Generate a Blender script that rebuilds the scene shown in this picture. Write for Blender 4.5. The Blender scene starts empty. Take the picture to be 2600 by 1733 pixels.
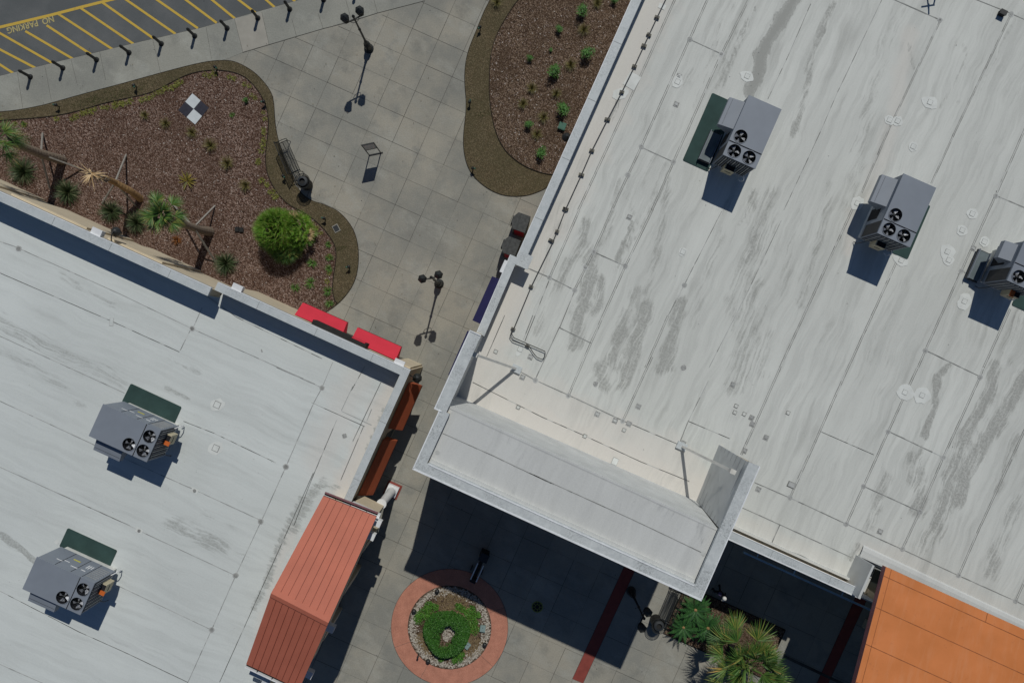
import bpy, bmesh, math, random
import numpy as np
from mathutils import Vector, Matrix
from mathutils.geometry import delaunay_2d_cdt
R = math.radians
random.seed(7); rng = np.random.default_rng(7)
scn = bpy.context.scene
COL = scn.collection
# ------------------------------------------------------------------ camera, sky, sun, exposure
H = 38.5; F = 1733.33; CX, CY = 1300.0, 866.5
cam = bpy.data.cameras.new("camera"); camo = bpy.data.objects.new("camera", cam); COL.objects.link(camo)
camo.location = (0, 0, H); camo.rotation_euler = (0, 0, 0)
cam.lens = 24.0; cam.sensor_width = 36.0; cam.clip_start = 0.5; cam.clip_end = 3000
scn.camera = camo
SUN_DIR = Vector((0.244, 0.970, 0.0)).normalized()       # horizontal direction towards the sun
SUN_EL = R(51.2)
w = bpy.data.worlds.new("World"); scn.world = w; w.use_nodes = True
nt = w.node_tree; bg = nt.nodes["Background"]
sky = nt.nodes.new("ShaderNodeTexSky"); sky.sky_type = 'NISHITA'; sky.sun_disc = False
sky.sun_elevation = SUN_EL; sky.sun_rotation = math.atan2(SUN_DIR.x, SUN_DIR.y)
sky.altitude = 30; sky.air_density = 1.0; sky.dust_density = 0.3; sky.ozone_density = 7.5
nt.links.new(sky.outputs[0], bg.inputs[0]); bg.inputs[1].default_value = 0.058
sun = bpy.data.lights.new("sun", 'SUN'); suno = bpy.data.objects.new("sun", sun); COL.objects.link(suno)
sun.energy = 4.4; sun.angle = R(0.5); sun.color = (0.985, 0.965, 0.90)
sv = Vector((SUN_DIR.x*math.cos(SUN_EL), SUN_DIR.y*math.cos(SUN_EL), math.sin(SUN_EL)))
suno.rotation_euler = sv.to_track_quat('Z', 'Y').to_euler(); suno.location = sv*100
scn.view_settings.view_transform = 'Standard'; scn.view_settings.look = 'None'
scn.view_settings.exposure = -0.78; scn.view_settings.gamma = 1.0
try: scn.view_settings.use_curve_mapping = False
except Exception: pass
scn.cycles.max_bounces = 6; scn.cycles.diffuse_bounces = 3

# ------------------------------------------------------------------ geometry helpers
def P(px, py, z=0.0):
    """point of the place seen at photograph pixel (px, py), at height z"""
    k = (H - z)/F
    return Vector(((px-CX)*k, -(py-CY)*k, z))
def g(c, r, x, y): return (600*c + x/2.94125, 400*r + y/2.94125)
def G(c, r, x, y, z=0.0): return P(*g(c, r, x, y), z)
def GL(c, r, pts, z=0.0): return [G(c, r, x, y, z) for x, y in pts]
A24 = R(24.2)
E1 = Vector((math.cos(A24), -math.sin(A24), 0)); E2 = Vector((-math.sin(A24), -math.cos(A24), 0))   # along / down the buildings

class MB:
    def __init__(s): s.v = []; s.f = []; s.m = []; s.mats = []
    def mi(s, mat):
        if mat not in s.mats: s.mats.append(mat)
        return s.mats.index(mat)
    def add(s, vs, fs, mat):
        o = len(s.v); k = s.mi(mat)
        s.v += [tuple(v) for v in vs]
        for f in fs: s.f.append(tuple(i+o for i in f)); s.m.append(k)
    def quad(s, a, b, c, d, mat): s.add([a, b, c, d], [(0, 1, 2, 3)], mat)
    def box(s, c, size, mat, rz=0.0, M=None):
        hx, hy, hz = size[0]/2, size[1]/2, size[2]/2
        vs = [Vector((x, y, z)) for z in (-hz, hz) for x, y in ((-hx, -hy), (hx, -hy), (hx, hy), (-hx, hy))]
        Rm = (M.to_3x3() if M else Matrix.Rotation(rz, 3, 'Z')); c = Vector(c)
        vs = [Rm @ v + c for v in vs]
        s.add(vs, [(3, 2, 1, 0), (4, 5, 6, 7), (0, 1, 5, 4), (1, 2, 6, 5), (2, 3, 7, 6), (3, 0, 4, 7)], mat)
    def prism(s, poly, z0, z1, mat, side=None, bottom=True):
        n = len(poly); poly = [Vector((p[0], p[1], 0)) for p in poly]
        if sum(poly[i].x*poly[(i+1) % n].y - poly[(i+1) % n].x*poly[i].y for i in range(n)) < 0: poly = poly[::-1]
        lo = [(p.x, p.y, z0) for p in poly]; hi = [(p.x, p.y, z1) for p in poly]
        s.add(hi, [tuple(range(n))], mat)
        if bottom: s.add(lo, [tuple(range(n))[::-1]], side or mat)
        s.add(lo+hi, [(i, (i+1) % n, n+(i+1) % n, n+i) for i in range(n)], side or mat)
    def strip(s, a, b, width, z0, z1, mat, side=1, cap=None, over=0.0):
        """wall piece from a to b, thickness to the left (side=1) or right (-1) of a->b"""
        a = Vector((a[0], a[1], 0)); b = Vector((b[0], b[1], 0)); d = (b-a).normalized(); n = Vector((-d.y, d.x, 0))*side
        a2 = a - d*over; b2 = b + d*over
        s.prism([a2-n*over, b2-n*over, b2+n*(width+over), a2+n*(width+over)], z0, z1, mat)
    def beam(s, a, b, w_, h_, mat):
        a = Vector(a); b = Vector(b); d = b-a; L = d.length
        q = d.to_track_quat('X', 'Z').to_matrix().to_4x4()
        s.box((a+b)/2, (L, w_, h_), mat, M=q)
    def tube(s, pts, r, mat, n=8, cap=True):
        pts = [Vector(p) for p in pts]; rs = r if isinstance(r, (list, tuple)) else [r]*len(pts)
        rings = []; prev = None
        for i, p in enumerate(pts):
            t = (pts[min(i+1, len(pts)-1)] - pts[max(i-1, 0)]).normalized()
            up = Vector((0, 0, 1)) if abs(t.z) < 0.95 else Vector((1, 0, 0))
            a = t.cross(up).normalized() if prev is None else (prev - t*prev.dot(t)).normalized()
            prev = a; b = t.cross(a)
            rings.append([p + (a*math.cos(k*2*math.pi/n)+b*math.sin(k*2*math.pi/n))*rs[i] for k in range(n)])
        vs = [v for rg in rings for v in rg]; fs = []
        for i in range(len(pts)-1):
            for k in range(n): fs.append((i*n+k, i*n+(k+1) % n, (i+1)*n+(k+1) % n, (i+1)*n+k))
        if cap: fs.append(tuple(range(n))[::-1]); fs.append(tuple((len(pts)-1)*n+k for k in range(n)))
        s.add(vs, fs, mat)
    def lathe(s, prof, mat, n=20, c=(0, 0, 0), cap=True):
        vs = []; fs = []; c = Vector(c)
        for r_, z in prof:
            vs += [c+Vector((r_*math.cos(2*math.pi*k/n), r_*math.sin(2*math.pi*k/n), z)) for k in range(n)]
        for i in range(len(prof)-1):
            for k in range(n): fs.append((i*n+k, i*n+(k+1) % n, (i+1)*n+(k+1) % n, (i+1)*n+k))
        if cap: fs.append(tuple(range(n))[::-1]); fs.append(tuple((len(prof)-1)*n+k for k in range(n)))
        s.add(vs, fs, mat)
    def blade(s, p, d, L, w_, mat, droop=0.3, seg=3, up=None):
        """a tapering leaf blade from p in direction d, bending down"""
        p = Vector(p); d = Vector(d).normalized()
        side = d.cross(Vector((0, 0, 1)))
        side = side.normalized() if side.length > 0.05 else Vector((1, 0, 0))
        if up is not None: side = (side + Vector((0, 0, up))).normalized()
        vs = []; fs = []; q = p.copy(); dd = d.copy()
        for i in range(seg+1):
            t = i/seg; ww = w_*(0.55+0.45*math.sin(min(1, t*1.6+0.2)*math.pi/2))*(1-t**2.2)+0.002
            vs += [q-side*ww/2, q+side*ww/2]
            q = q + dd*(L/seg); dd = (dd + Vector((0, 0, -droop/seg))).normalized()
        for i in range(seg): fs.append((2*i, 2*i+1, 2*i+3, 2*i+2))
        s.add(vs, fs, mat)
    def mesh(s, name, smooth=False):
        me = bpy.data.meshes.new(name); me.from_pydata(s.v, [], s.f)
        for m_ in s.mats: me.materials.append(m_)
        me.polygons.foreach_set("material_index", s.m)
        if smooth: me.polygons.foreach_set("use_smooth", [True]*len(s.f))
        me.update(); return me
    def obj(s, name, parent=None, smooth=False, loc=None, rz=None):
        o = bpy.data.objects.new(name, s.mesh(name, smooth)); COL.objects.link(o)
        if parent is not None: o.parent = parent
        if loc is not None: o.location = loc
        if rz is not None: o.rotation_euler = (0, 0, rz)
        return o
def tag(o, label=None, cat=None, group=None, kind=None):
    if label: o["label"] = label
    if cat: o["category"] = cat
    if group: o["group"] = group
    if kind: o["kind"] = kind
    return o
def thing(name, label, cat, loc=(0, 0, 0), rz=0.0, group=None):
    o = bpy.data.objects.new(name, None); COL.objects.link(o); o.location = loc; o.rotation_euler = (0, 0, rz)
    o.empty_display_size = 0.2
    return tag(o, label, cat, group)
def copy_tree(o, loc=None, rz=None, scale=None, label=None, group=None, parent=None):
    c = o.copy(); COL.objects.link(c); c.parent = parent
    if parent is None:
        if loc is not None: c.location = loc
        if rz is not None: c.rotation_euler = (0, 0, rz)
        if scale is not None: c.scale = (scale, scale, scale) if not isinstance(scale, tuple) else scale
        if label: c["label"] = label
        if group: c["group"] = group
    for ch in list(o.children): copy_tree(ch, parent=c)
    return c

# ------------------------------------------------------------------ materials
def nm(name):
    m = bpy.data.materials.new(name); m.use_nodes = True
    n = m.node_tree; b = n.nodes["Principled BSDF"]; return m, n, b
def N(n, t, **k):
    x = n.nodes.new(t)
    for a, v in k.items():
        if a.startswith('_'): setattr(x, a[1:], v)
        else: x.inputs[a.replace('__', ' ')].default_value = v
    return x
def coords(n, scale=(1, 1, 1), rot=0.0, gen='Object'):
    tc = N(n, "ShaderNodeTexCoord"); mr = N(n, "ShaderNodeMapping"); mp = N(n, "ShaderNodeMapping")
    mp.inputs['Scale'].default_value = scale; mr.inputs['Rotation'].default_value = (0, 0, rot)
    n.links.new(tc.outputs[gen], mr.inputs['Vector']); n.links.new(mr.outputs[0], mp.inputs['Vector']); return mp.outputs[0]
def noise(n, vec, scale, detail=3.0, rough=0.55):
    t = N(n, "ShaderNodeTexNoise"); t.inputs['Scale'].default_value = scale
    t.inputs['Detail'].default_value = detail; t.inputs['Roughness'].default_value = rough
    n.links.new(vec, t.inputs['Vector']); return t.outputs['Fac']
def ramp(n, fac, stops, interp='LINEAR'):
    r_ = N(n, "ShaderNodeValToRGB"); r_.color_ramp.interpolation = interp
    while len(r_.color_ramp.elements) < len(stops): r_.color_ramp.elements.new(0.5)
    for e, (p_, c_) in zip(r_.color_ramp.elements, stops):
        e.position = p_; e.color = (*c_, 1) if len(c_) == 3 else c_
    n.links.new(fac, r_.inputs[0]); return r_.outputs[0]
def mixc(n, fac, a, b, mode='MIX'):
    m_ = N(n, "ShaderNodeMix", _data_type='RGBA', _blend_type=mode)
    for sock, v in ((0, fac), (6, a), (7, b)):
        if isinstance(v, (int, float)): m_.inputs[sock].default_value = v
        elif isinstance(v, tuple): m_.inputs[sock].default_value = (*v, 1)
        else: n.links.new(v, m_.inputs[sock])
    return m_.outputs[2]
def math_(n, op, a, b=0.0, clamp=False):
    m_ = N(n, "ShaderNodeMath", _operation=op); m_.use_clamp = clamp
    for i, v in enumerate((a, b)):
        if isinstance(v, (int, float)): m_.inputs[i].default_value = v
        else: n.links.new(v, m_.inputs[i])
    return m_.outputs[0]
def attr(n, name):
    a = N(n, "ShaderNodeAttribute"); a.attribute_name = name; return a.outputs['Fac']
def bump(n, b, h, strength=0.3, dist=0.02):
    bn = N(n, "ShaderNodeBump"); bn.inputs['Strength'].default_value = strength; bn.inputs['Distance'].default_value = dist
    n.links.new(h, bn.inputs['Height']); n.links.new(bn.outputs[0], b.inputs['Normal'])
def simple(name, col, rough=0.8, metal=0.0, var=0.12, scale=3.0, spec=0.3, fine=0.0):
    m, n, b = nm(name)
    v = coords(n); f = noise(n, v, scale, 4)
    c = ramp(n, f, [(0.3, tuple(x*(1-var) for x in col)), (0.7, tuple(min(1, x*(1+var)) for x in col))])
    if fine:
        f2 = noise(n, v, 45.0, 2); c = mixc(n, fine, c, ramp(n, f2, [(0.35, (0, 0, 0)), (0.65, (1, 1, 1))]), 'SOFT_LIGHT')
    n.links.new(c, b.inputs['Base Color']); b.inputs['Roughness'].default_value = rough
    b.inputs['Metallic'].default_value = metal; b.inputs['Specular IOR Level'].default_value = spec
    return m
def leafmat(name, a, b_, tips=None, trans=0.15):
    """leaf colour varies from blade to blade"""
    m, n, b = nm(name)
    gi = N(n, "ShaderNodeNewGeometry")
    c = ramp(n, gi.outputs['Random Per Island'], [(0.0, a), (0.75, b_)] + ([(0.93, tips)] if tips else [(1.0, b_)]))
    n.links.new(c, b.inputs['Base Color']); b.inputs['Roughness'].default_value = 0.55
    b.inputs['Specular IOR Level'].default_value = 0.35
    return m

def roof_mat(name, base, dirt, streak_rot, warmc, streak=0.35, along=(2.0, 0.16)):
    m, n, b = nm(name)
    v = coords(n, rot=streak_rot)
    wn = N(n, "ShaderNodeTexNoise"); wn.inputs['Scale'].default_value = 0.45; wn.inputs['Detail'].default_value = 3; n.links.new(v, wn.inputs['Vector'])
    wa = N(n, "ShaderNodeVectorMath", _operation='MULTIPLY_ADD'); n.links.new(wn.outputs['Color'], wa.inputs[0]); wa.inputs[1].default_value = (0.75, 0.75, 0); n.links.new(v, wa.inputs[2])
    def stretched(a, b2):                                              # stretched down the fall of the roof, wandering a little
        mp = N(n, "ShaderNodeMapping"); mp.inputs['Scale'].default_value = (a, b2, 1) if along[0] > along[1] else (b2, a, 1)
        n.links.new(wa.outputs[0], mp.inputs['Vector']); return mp.outputs[0]
    vs = stretched(2.0, 0.16)
    sn = noise(n, vs, 1.1, 5, 0.6); sn2 = noise(n, vs, 3.6, 3, 0.6)
    l1 = noise(n, stretched(0.75, 0.06), 1.0, 5, 0.62); l2 = noise(n, stretched(2.6, 0.15), 1.0, 6, 0.68); l3 = noise(n, stretched(10.0, 0.5), 1.0, 4, 0.7)
    big = noise(n, v, 0.16, 3); fine = noise(n, v, 22, 3, 0.7); mid = noise(n, v, 1.4, 4, 0.6)
    c = mixc(n, ramp(n, big, [(0.35, (0, 0, 0)), (0.65, (1, 1, 1))]), tuple(x*0.95 for x in base), tuple(x*1.04 for x in base))
    ll = math_(n, 'ADD', math_(n, 'MULTIPLY', ramp(n, l1, [(0.38, (0, 0, 0)), (0.64, (1, 1, 1))]), 0.45), math_(n, 'MULTIPLY', ramp(n, l2, [(0.49, (0, 0, 0)), (0.57, (1, 1, 1))]), 0.38))
    ll = math_(n, 'ADD', ll, math_(n, 'MULTIPLY', ramp(n, l3, [(0.45, (0, 0, 0)), (0.65, (1, 1, 1))]), 0.17))
    c = mixc(n, math_(n, 'MULTIPLY', ll, streak*1.15), c, tuple(x*0.62 for x in base))
    st = ramp(n, sn, [(0.50, (0, 0, 0)), (0.72, (1, 1, 1))]); st2 = ramp(n, sn2, [(0.5, (0, 0, 0)), (0.75, (1, 1, 1))])
    bm_ = ramp(n, noise(n, v, 0.35, 2), [(0.42, (0, 0, 0)), (0.62, (1, 1, 1))])
    f = math_(n, 'MULTIPLY', math_(n, 'MULTIPLY', math_(n, 'MAXIMUM', st, math_(n, 'MULTIPLY', st2, 0.5)), bm_), streak)
    d = attr(n, 'dirt')
    sn3 = noise(n, stretched(3.4, 0.22), 2.2, 6, 0.72)
    e_ = math_(n, 'ADD', math_(n, 'MULTIPLY', d, 0.74), math_(n, 'MULTIPLY', math_(n, 'SUBTRACT', sn3, 0.5), 1.7))
    e_ = math_(n, 'ADD', e_, math_(n, 'MULTIPLY', math_(n, 'SUBTRACT', mid, 0.5), 0.5))
    e_ = math_(n, 'MULTIPLY', ramp(n, e_, [(0.30, (0, 0, 0)), (0.56, (1, 1, 1))]), math_(n, 'MINIMUM', math_(n, 'MULTIPLY', d, 1.5), 1.0))
    spk2 = ramp(n, noise(n, v, 9.0, 6, 0.85), [(0.44, (0.5, 0.5, 0.5)), (0.56, (1, 1, 1))])
    dd = math_(n, 'MULTIPLY', e_, math_(n, 'MAXIMUM', spk2, math_(n, 'MULTIPLY', d, 0.5, True)), True)
    c = mixc(n, attr(n, 'warm'), c, warmc)
    c = mixc(n, math_(n, 'ADD', f, dd, True), c, dirt)
    c = mixc(n, 0.10, c, ramp(n, fine, [(0.3, (0.25, 0.25, 0.25)), (0.7, (1, 1, 1))]), 'OVERLAY')
    spk = N(n, "ShaderNodeTexVoronoi"); spk.inputs['Scale'].default_value = 3.2; n.links.new(v, spk.inputs['Vector'])
    c = mixc(n, math_(n, 'MULTIPLY', math_(n, 'LESS_THAN', spk.outputs['Distance'], 0.035), math_(n, 'GREATER_THAN', mid, 0.56)), c, (0.12, 0.12, 0.12))
    n.links.new(c, b.inputs['Base Color']); b.inputs['Roughness'].default_value = 0.75
    b.inputs['Specular IOR Level'].default_value = 0.25
    return m
M = {}
M['roof_r'] = roof_mat('membrane_right', (0.625, 0.640, 0.605), (0.33, 0.335, 0.315), A24, (0.64, 0.61, 0.56), 0.50)
M['roof_l'] = roof_mat('membrane_left', (0.625, 0.660, 0.645), (0.36, 0.375, 0.36), A24, (0.63, 0.60, 0.56), 0.30, (0.16, 2.0))
M['roof_t'] = roof_mat('membrane_tower', (0.58, 0.59, 0.575), (0.36, 0.37, 0.37), A24, (0.62, 0.60, 0.57), 0.25)
M['seam'] = simple('seam_dirt', (0.25, 0.255, 0.245), 0.9, var=0.35, scale=2.5)
M['seam_m'] = simple('seam_dirt_mid', (0.32, 0.33, 0.325), 0.9, var=0.35, scale=1.5)
M['seam_l'] = simple('seam_dirt_pale', (0.42, 0.43, 0.42), 0.9, var=0.30, scale=1.2)
M['patch'] = simple('patch_clean', (0.66, 0.68, 0.655), 0.7, var=0.08)
M['patch_d'] = simple('patch_dirty', (0.33, 0.335, 0.325), 0.9, var=0.4, scale=14)
# weathered coping metal with black mildew
m, n, b = nm('coping'); v = coords(n); v2 = coords(n, scale=(1, 1, 1), rot=-A24)
a_ = noise(n, v, 16.0, 6, 0.85); b2 = noise(n, v, 0.8, 4); b3 = noise(n, v, 3.5, 5, 0.7)
k_ = math_(n, 'MULTIPLY', ramp(n, a_, [(0.47, (0, 0, 0)), (0.62, (1, 1, 1))]), ramp(n, b2, [(0.42, (0.06, 0.06, 0.06)), (0.66, (0.6, 0.6, 0.6))]))
c = mixc(n, ramp(n, b3, [(0.3, (0, 0, 0)), (0.7, (1, 1, 1))]), (0.47, 0.51, 0.52), (0.56, 0.59, 0.60))
c = mixc(n, k_, c, (0.19, 0.20, 0.20))
n.links.new(c, b.inputs['Base Color']); b.inputs['Roughness'].default_value = 0.6; M['coping'] = m
# weathered coping metal with black mildew
m, n, b = nm('coping_grimy'); v = coords(n); v2 = coords(n, scale=(1, 1, 1), rot=-A24)
a_ = noise(n, v, 16.0, 6, 0.85); b2 = noise(n, v, 0.8, 4); b3 = noise(n, v, 3.5, 5, 0.7)
k_ = math_(n, 'MULTIPLY', ramp(n, a_, [(0.47, (0, 0, 0)), (0.62, (1, 1, 1))]), ramp(n, b2, [(0.42, (0.12, 0.12, 0.12)), (0.64, (0.95, 0.95, 0.95))]))
c = mixc(n, ramp(n, b3, [(0.3, (0, 0, 0)), (0.7, (1, 1, 1))]), (0.46, 0.49, 0.50), (0.60, 0.63, 0.63))
c = mixc(n, k_, c, (0.19, 0.20, 0.20))
n.links.new(c, b.inputs['Base Color']); b.inputs['Roughness'].default_value = 0.6; M['coping_g'] = m
M['coping_w'] = simple('coping_edge', (0.74, 0.76, 0.78), 0.5, var=0.1)
M['beige'] = simple('stucco_beige', (0.58, 0.50, 0.37), 0.9, var=0.07, scale=1.0, fine=0.15)
M['siding'] = simple('siding_grey', (0.56, 0.575, 0.57), 0.7, var=0.10, scale=1.2)
M['siding_line'] = simple('siding_joint', (0.26, 0.27, 0.27), 0.9)
M['dark'] = simple('shopfront_dark', (0.03, 0.032, 0.035), 0.3)
M['white'] = simple('white_trim', (0.72, 0.73, 0.74), 0.5, var=0.06)
M['black'] = simple('black_metal', (0.018, 0.020, 0.020), 0.45, var=0.2, spec=0.5)
M['black_m'] = simple('black_matte', (0.022, 0.022, 0.022), 0.8, var=0.2)
M['red_aw'] = simple('red_canvas', (0.62, 0.035, 0.06), 0.75, var=0.06, scale=1.5)
M['rust_aw'] = simple('rust_canvas', (0.36, 0.085, 0.035), 0.8, var=0.06, scale=1.5)
M['navy_aw'] = simple('navy_canvas', (0.022, 0.022, 0.085), 0.8, var=0.1)
M['red_roof'] = simple('red_metal_roof', (0.50, 0.148, 0.092), 0.6, var=0.07, scale=0.9, fine=0.1)
M['red_seam'] = simple('red_metal_seam', (0.27, 0.07, 0.045), 0.6)
M['mauve'] = simple('fascia_mauve', (0.22, 0.10, 0.11), 0.6)
m, n, b = nm('orange_roof'); v = coords(n); 
c = mixc(n, ramp(n, noise(n, v, 0.7, 4), [(0.35, (0, 0, 0)), (0.65, (1, 1, 1))]), (0.52, 0.165, 0.04), (0.60, 0.195, 0.055))
c = mixc(n, ramp(n, noise(n, v, 3.0, 5, 0.7), [(0.62, (0, 0, 0)), (0.74, (0.6, 0.6, 0.6))]), c, (0.36, 0.11, 0.035))
c = mixc(n, ramp(n, noise(n, coords(n, scale=(2.5, .25, 1), rot=A24), 1.2, 6, 0.7), [(0.5, (0, 0, 0)), (0.72, (0.4, 0.4, 0.4))]), c, (0.60, 0.26, 0.12))
n.links.new(c, b.inputs['Base Color']); b.inputs['Roughness'].default_value = 0.6; M['orange'] = m
M['orange_seam'] = simple('orange_seam', (0.30, 0.10, 0.035), 0.8, var=0.3)
M['ac'] = simple('grey_sheet_metal', (0.212, 0.238, 0.278), 0.55, var=0.05, scale=1.2, spec=0.4)
M['ac_d'] = simple('coil_dark', (0.05, 0.05, 0.05), 0.8)
M['ac_line'] = simple('panel_gap', (0.015, 0.015, 0.018), 0.9)
M['tray'] = simple('tray_metal', (0.13, 0.16, 0.17), 0.5, var=0.3, scale=1.5)
M['well'] = simple('fan_well', (0.012, 0.013, 0.018), 0.7)
M['blade'] = simple('fan_blade', (0.46, 0.48, 0.52), 0.5, metal=0.35, var=0.2, scale=6)
M['ctrl'] = simple('control_beige', (0.48, 0.43, 0.30), 0.6)
M['orange_p'] = simple('orange_panel', (0.60, 0.14, 0.03), 0.6)
M['yellow_l'] = simple('yellow_label', (0.60, 0.55, 0.06), 0.6)
M['curb'] = simple('white_curb', (0.66, 0.66, 0.62), 0.8)
M['mat_g'] = simple('green_rubber', (0.033, 0.066, 0.060), 0.9, var=0.18, scale=1.4)
M['pipe'] = simple('dark_conduit', (0.05, 0.05, 0.05), 0.6)
M['block'] = simple('old_wood_block', (0.16, 0.155, 0.13), 0.95, var=0.3, scale=10)
M['brace'] = simple('galvanised_brace', (0.62, 0.61, 0.57), 0.5, var=0.12)
M['wood'] = simple('grey_timber', (0.27, 0.25, 0.22), 0.9, var=0.2, scale=6)
M['steel_blue'] = simple('painted_steel', (0.34, 0.50, 0.66), 0.5)
M['glass_w'] = simple('lamp_globe', (0.62, 0.62, 0.60), 0.3)
M['plastic_g'] = simple('green_lid', (0.05, 0.14, 0.10), 0.6)
M['plastic_p'] = simple('pale_lid', (0.22, 0.30, 0.29), 0.6)
# concrete plaza
def concrete(name, c1, c2, c3):
    m, n, b = nm(name); v = coords(n)
    big = noise(n, v, 0.22, 5, 0.6); mid = noise(n, v, 0.8, 5, 0.62); fine = noise(n, v, 14, 4, 0.7)
    c = mixc(n, ramp(n, big, [(0.42, (0, 0, 0)), (0.60, (1, 1, 1))]), c1, c2)
    c = mixc(n, ramp(n, mid, [(0.55, (0, 0, 0)), (0.72, (0.75, 0.75, 0.75))]), c, c3)
    c = mixc(n, math_(n, 'MULTIPLY', ramp(n, noise(n, coords(n, scale=(1, 1.7, 1), rot=0.6), 0.36, 8, 0.72), [(0.51, (0, 0, 0)), (0.66, (1, 1, 1))]), 0.62), c, tuple(x*1.45 for x in c1))
    c = mixc(n, math_(n, 'MULTIPLY', ramp(n, noise(n, coords(n, rot=1.1), 0.6, 7, 0.68), [(0.56, (0, 0, 0)), (0.68, (1, 1, 1))]), 0.45), c, tuple(x*0.72 for x in c1))
    # slab to slab tone
    br = N(n, "ShaderNodeTexBrick"); br.offset = 0.0; br.inputs['Scale'].default_value = 1.0
    br.inputs['Brick Width'].default_value = 1.5770; br.inputs['Row Height'].default_value = 1.5770; br.inputs['Mortar Size'].default_value = 0.0
    br.inputs['Color1'].default_value = (0.93, 0.93, 0.93, 1); br.inputs['Color2'].default_value = (1.06, 1.06, 1.06, 1)
    bo = N(n, "ShaderNodeMapping"); n.links.new(coords(n, rot=R(24)), bo.inputs['Vector']); n.links.new(bo.outputs[0], br.inputs['Vector'])
    _o = P(989.3, 202.3); bo.inputs['Location'].default_value = (-(_o.x*math.cos(R(24))-_o.y*math.sin(R(24))), -(_o.x*math.sin(R(24))+_o.y*math.cos(R(24))), 0)
    c = mixc(n, 0.6, c, br.outputs['Color'], 'MULTIPLY')
    c = mixc(n, 0.16, c, ramp(n, fine, [(0.3, (0.2, 0.2, 0.2)), (0.7, (1, 1, 1))]), 'OVERLAY')
    vo = N(n, "ShaderNodeTexVoronoi"); vo.inputs['Scale'].default_value = 1.1; n.links.new(v, vo.inputs['Vector'])
    c = mixc(n, math_(n, 'LESS_THAN', vo.outputs['Distance'], 0.028), c, (0.05, 0.05, 0.05))
    n.links.new(c, b.inputs['Base Color']); b.inputs['Roughness'].default_value = 0.85; b.inputs['Specular IOR Level'].default_value = 0.2
    return m
M['conc'] = concrete('plaza_concrete', (0.238, 0.236, 0.210), (0.325, 0.305, 0.255), (0.208, 0.210, 0.192))
M['conc_w'] = concrete('walk_concrete', (0.255, 0.258, 0.232), (0.30, 0.298, 0.262), (0.215, 0.217, 0.20))
M['conc_l'] = simple('pale_slab', (0.34, 0.325, 0.285), 0.85, var=0.08, scale=2)
M['joint'] = simple('joint', (0.085, 0.082, 0.073), 0.95, var=0.5, scale=1.2)
M['kerb'] = simple('kerb_edge', (0.09, 0.088, 0.080), 0.9, var=0.4, scale=5)
m, n, b = nm('asphalt'); v = coords(n)
c = mixc(n, ramp(n, noise(n, v, 0.5, 5, 0.65), [(0.4, (0, 0, 0)), (0.65, (1, 1, 1))]), (0.092, 0.100, 0.103), (0.122, 0.128, 0.130))
vo = N(n, "ShaderNodeTexVoronoi"); vo.inputs['Scale'].default_value = 1.6; n.links.new(v, vo.inputs['Vector'])
c = mixc(n, math_(n, 'LESS_THAN', vo.outputs['Distance'], 0.05), c, (0.03, 0.03, 0.03))
c = mixc(n, 0.25, c, ramp(n, noise(n, v, 30, 3, 0.7), [(0.3, (0.1, 0.1, 0.1)), (0.7, (1, 1, 1))]), 'OVERLAY')
n.links.new(c, b.inputs['Base Color']); b.inputs['Roughness'].default_value = 0.9; M['asphalt'] = m
m, n, b = nm('yellow_paint'); v = coords(n)
c = mixc(n, ramp(n, noise(n, v, 7, 5, 0.7), [(0.56, (0, 0, 0)), (0.72, (0.7, 0.7, 0.7))]), (0.56, 0.38, 0.055), (0.30, 0.22, 0.08))
n.links.new(c, b.inputs['Base Color']); b.inputs['Roughness'].default_value = 0.8; M['yellow'] = m
M['yellow_p'] = simple('worn_yellow_letters', (0.42, 0.36, 0.16), 0.85, var=0.2, scale=8)
M['terra'] = simple('terracotta_concrete', (0.47, 0.205, 0.14), 0.85, var=0.12, scale=2.2, fine=0.3)
M['brick_band'] = simple('oxblood_band', (0.24, 0.055, 0.042), 0.8, var=0.12, scale=3)
def chips(name, cols, scale, dark, low=0.33, high=0.6):
    m, n, b = nm(name); v = coords(n)
    vo = N(n, "ShaderNodeTexVoronoi"); vo.inputs['Scale'].default_value = scale; vo.inputs['Randomness'].default_value = 1.0
    wv = coords(n, scale=(1, 1.6, 1), rot=0.8); n.links.new(wv, vo.inputs['Vector'])
    sep = N(n, "ShaderNodeSeparateColor"); n.links.new(vo.outputs['Color'], sep.inputs[0])
    k = len(cols); c = ramp(n, sep.outputs[0], [(i/(k-1), cc) for i, cc in enumerate(cols)], 'CONSTANT')
    big = ramp(n, noise(n, v, 0.55, 4, 0.65), [(low, (1, 1, 1)), (high, (0, 0, 0))])
    c = mixc(n, math_(n, 'MULTIPLY', big, 0.6), c, dark)
    n.links.new(c, b.inputs['Base Color']); b.inputs['Roughness'].default_value = 0.95; b.inputs['Specular IOR Level'].default_value = 0.1
    bump(n, b, sep.outputs[1], 0.7, 0.03)
    return m
M['mulch'] = chips('bark_mulch', [(0.098, 0.056, 0.040), (0.165, 0.103, 0.077), (0.036, 0.019, 0.014), (0.235, 0.165, 0.132), (0.125, 0.074, 0.055), (0.33, 0.245, 0.205), (0.068, 0.040, 0.030), (0.50, 0.43, 0.38)], 17, (0.070, 0.040, 0.027), .33, .66)
M['mulch2'] = chips('bark_mulch_warm', [(0.090, 0.055, 0.034), (0.140, 0.093, 0.063), (0.036, 0.022, 0.015), (0.205, 0.147, 0.108), (0.105, 0.067, 0.045), (0.28, 0.21, 0.155), (0.060, 0.041, 0.028), (0.42, 0.34, 0.27)], 20, (0.055, 0.035, 0.022), .30, .62)
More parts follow.
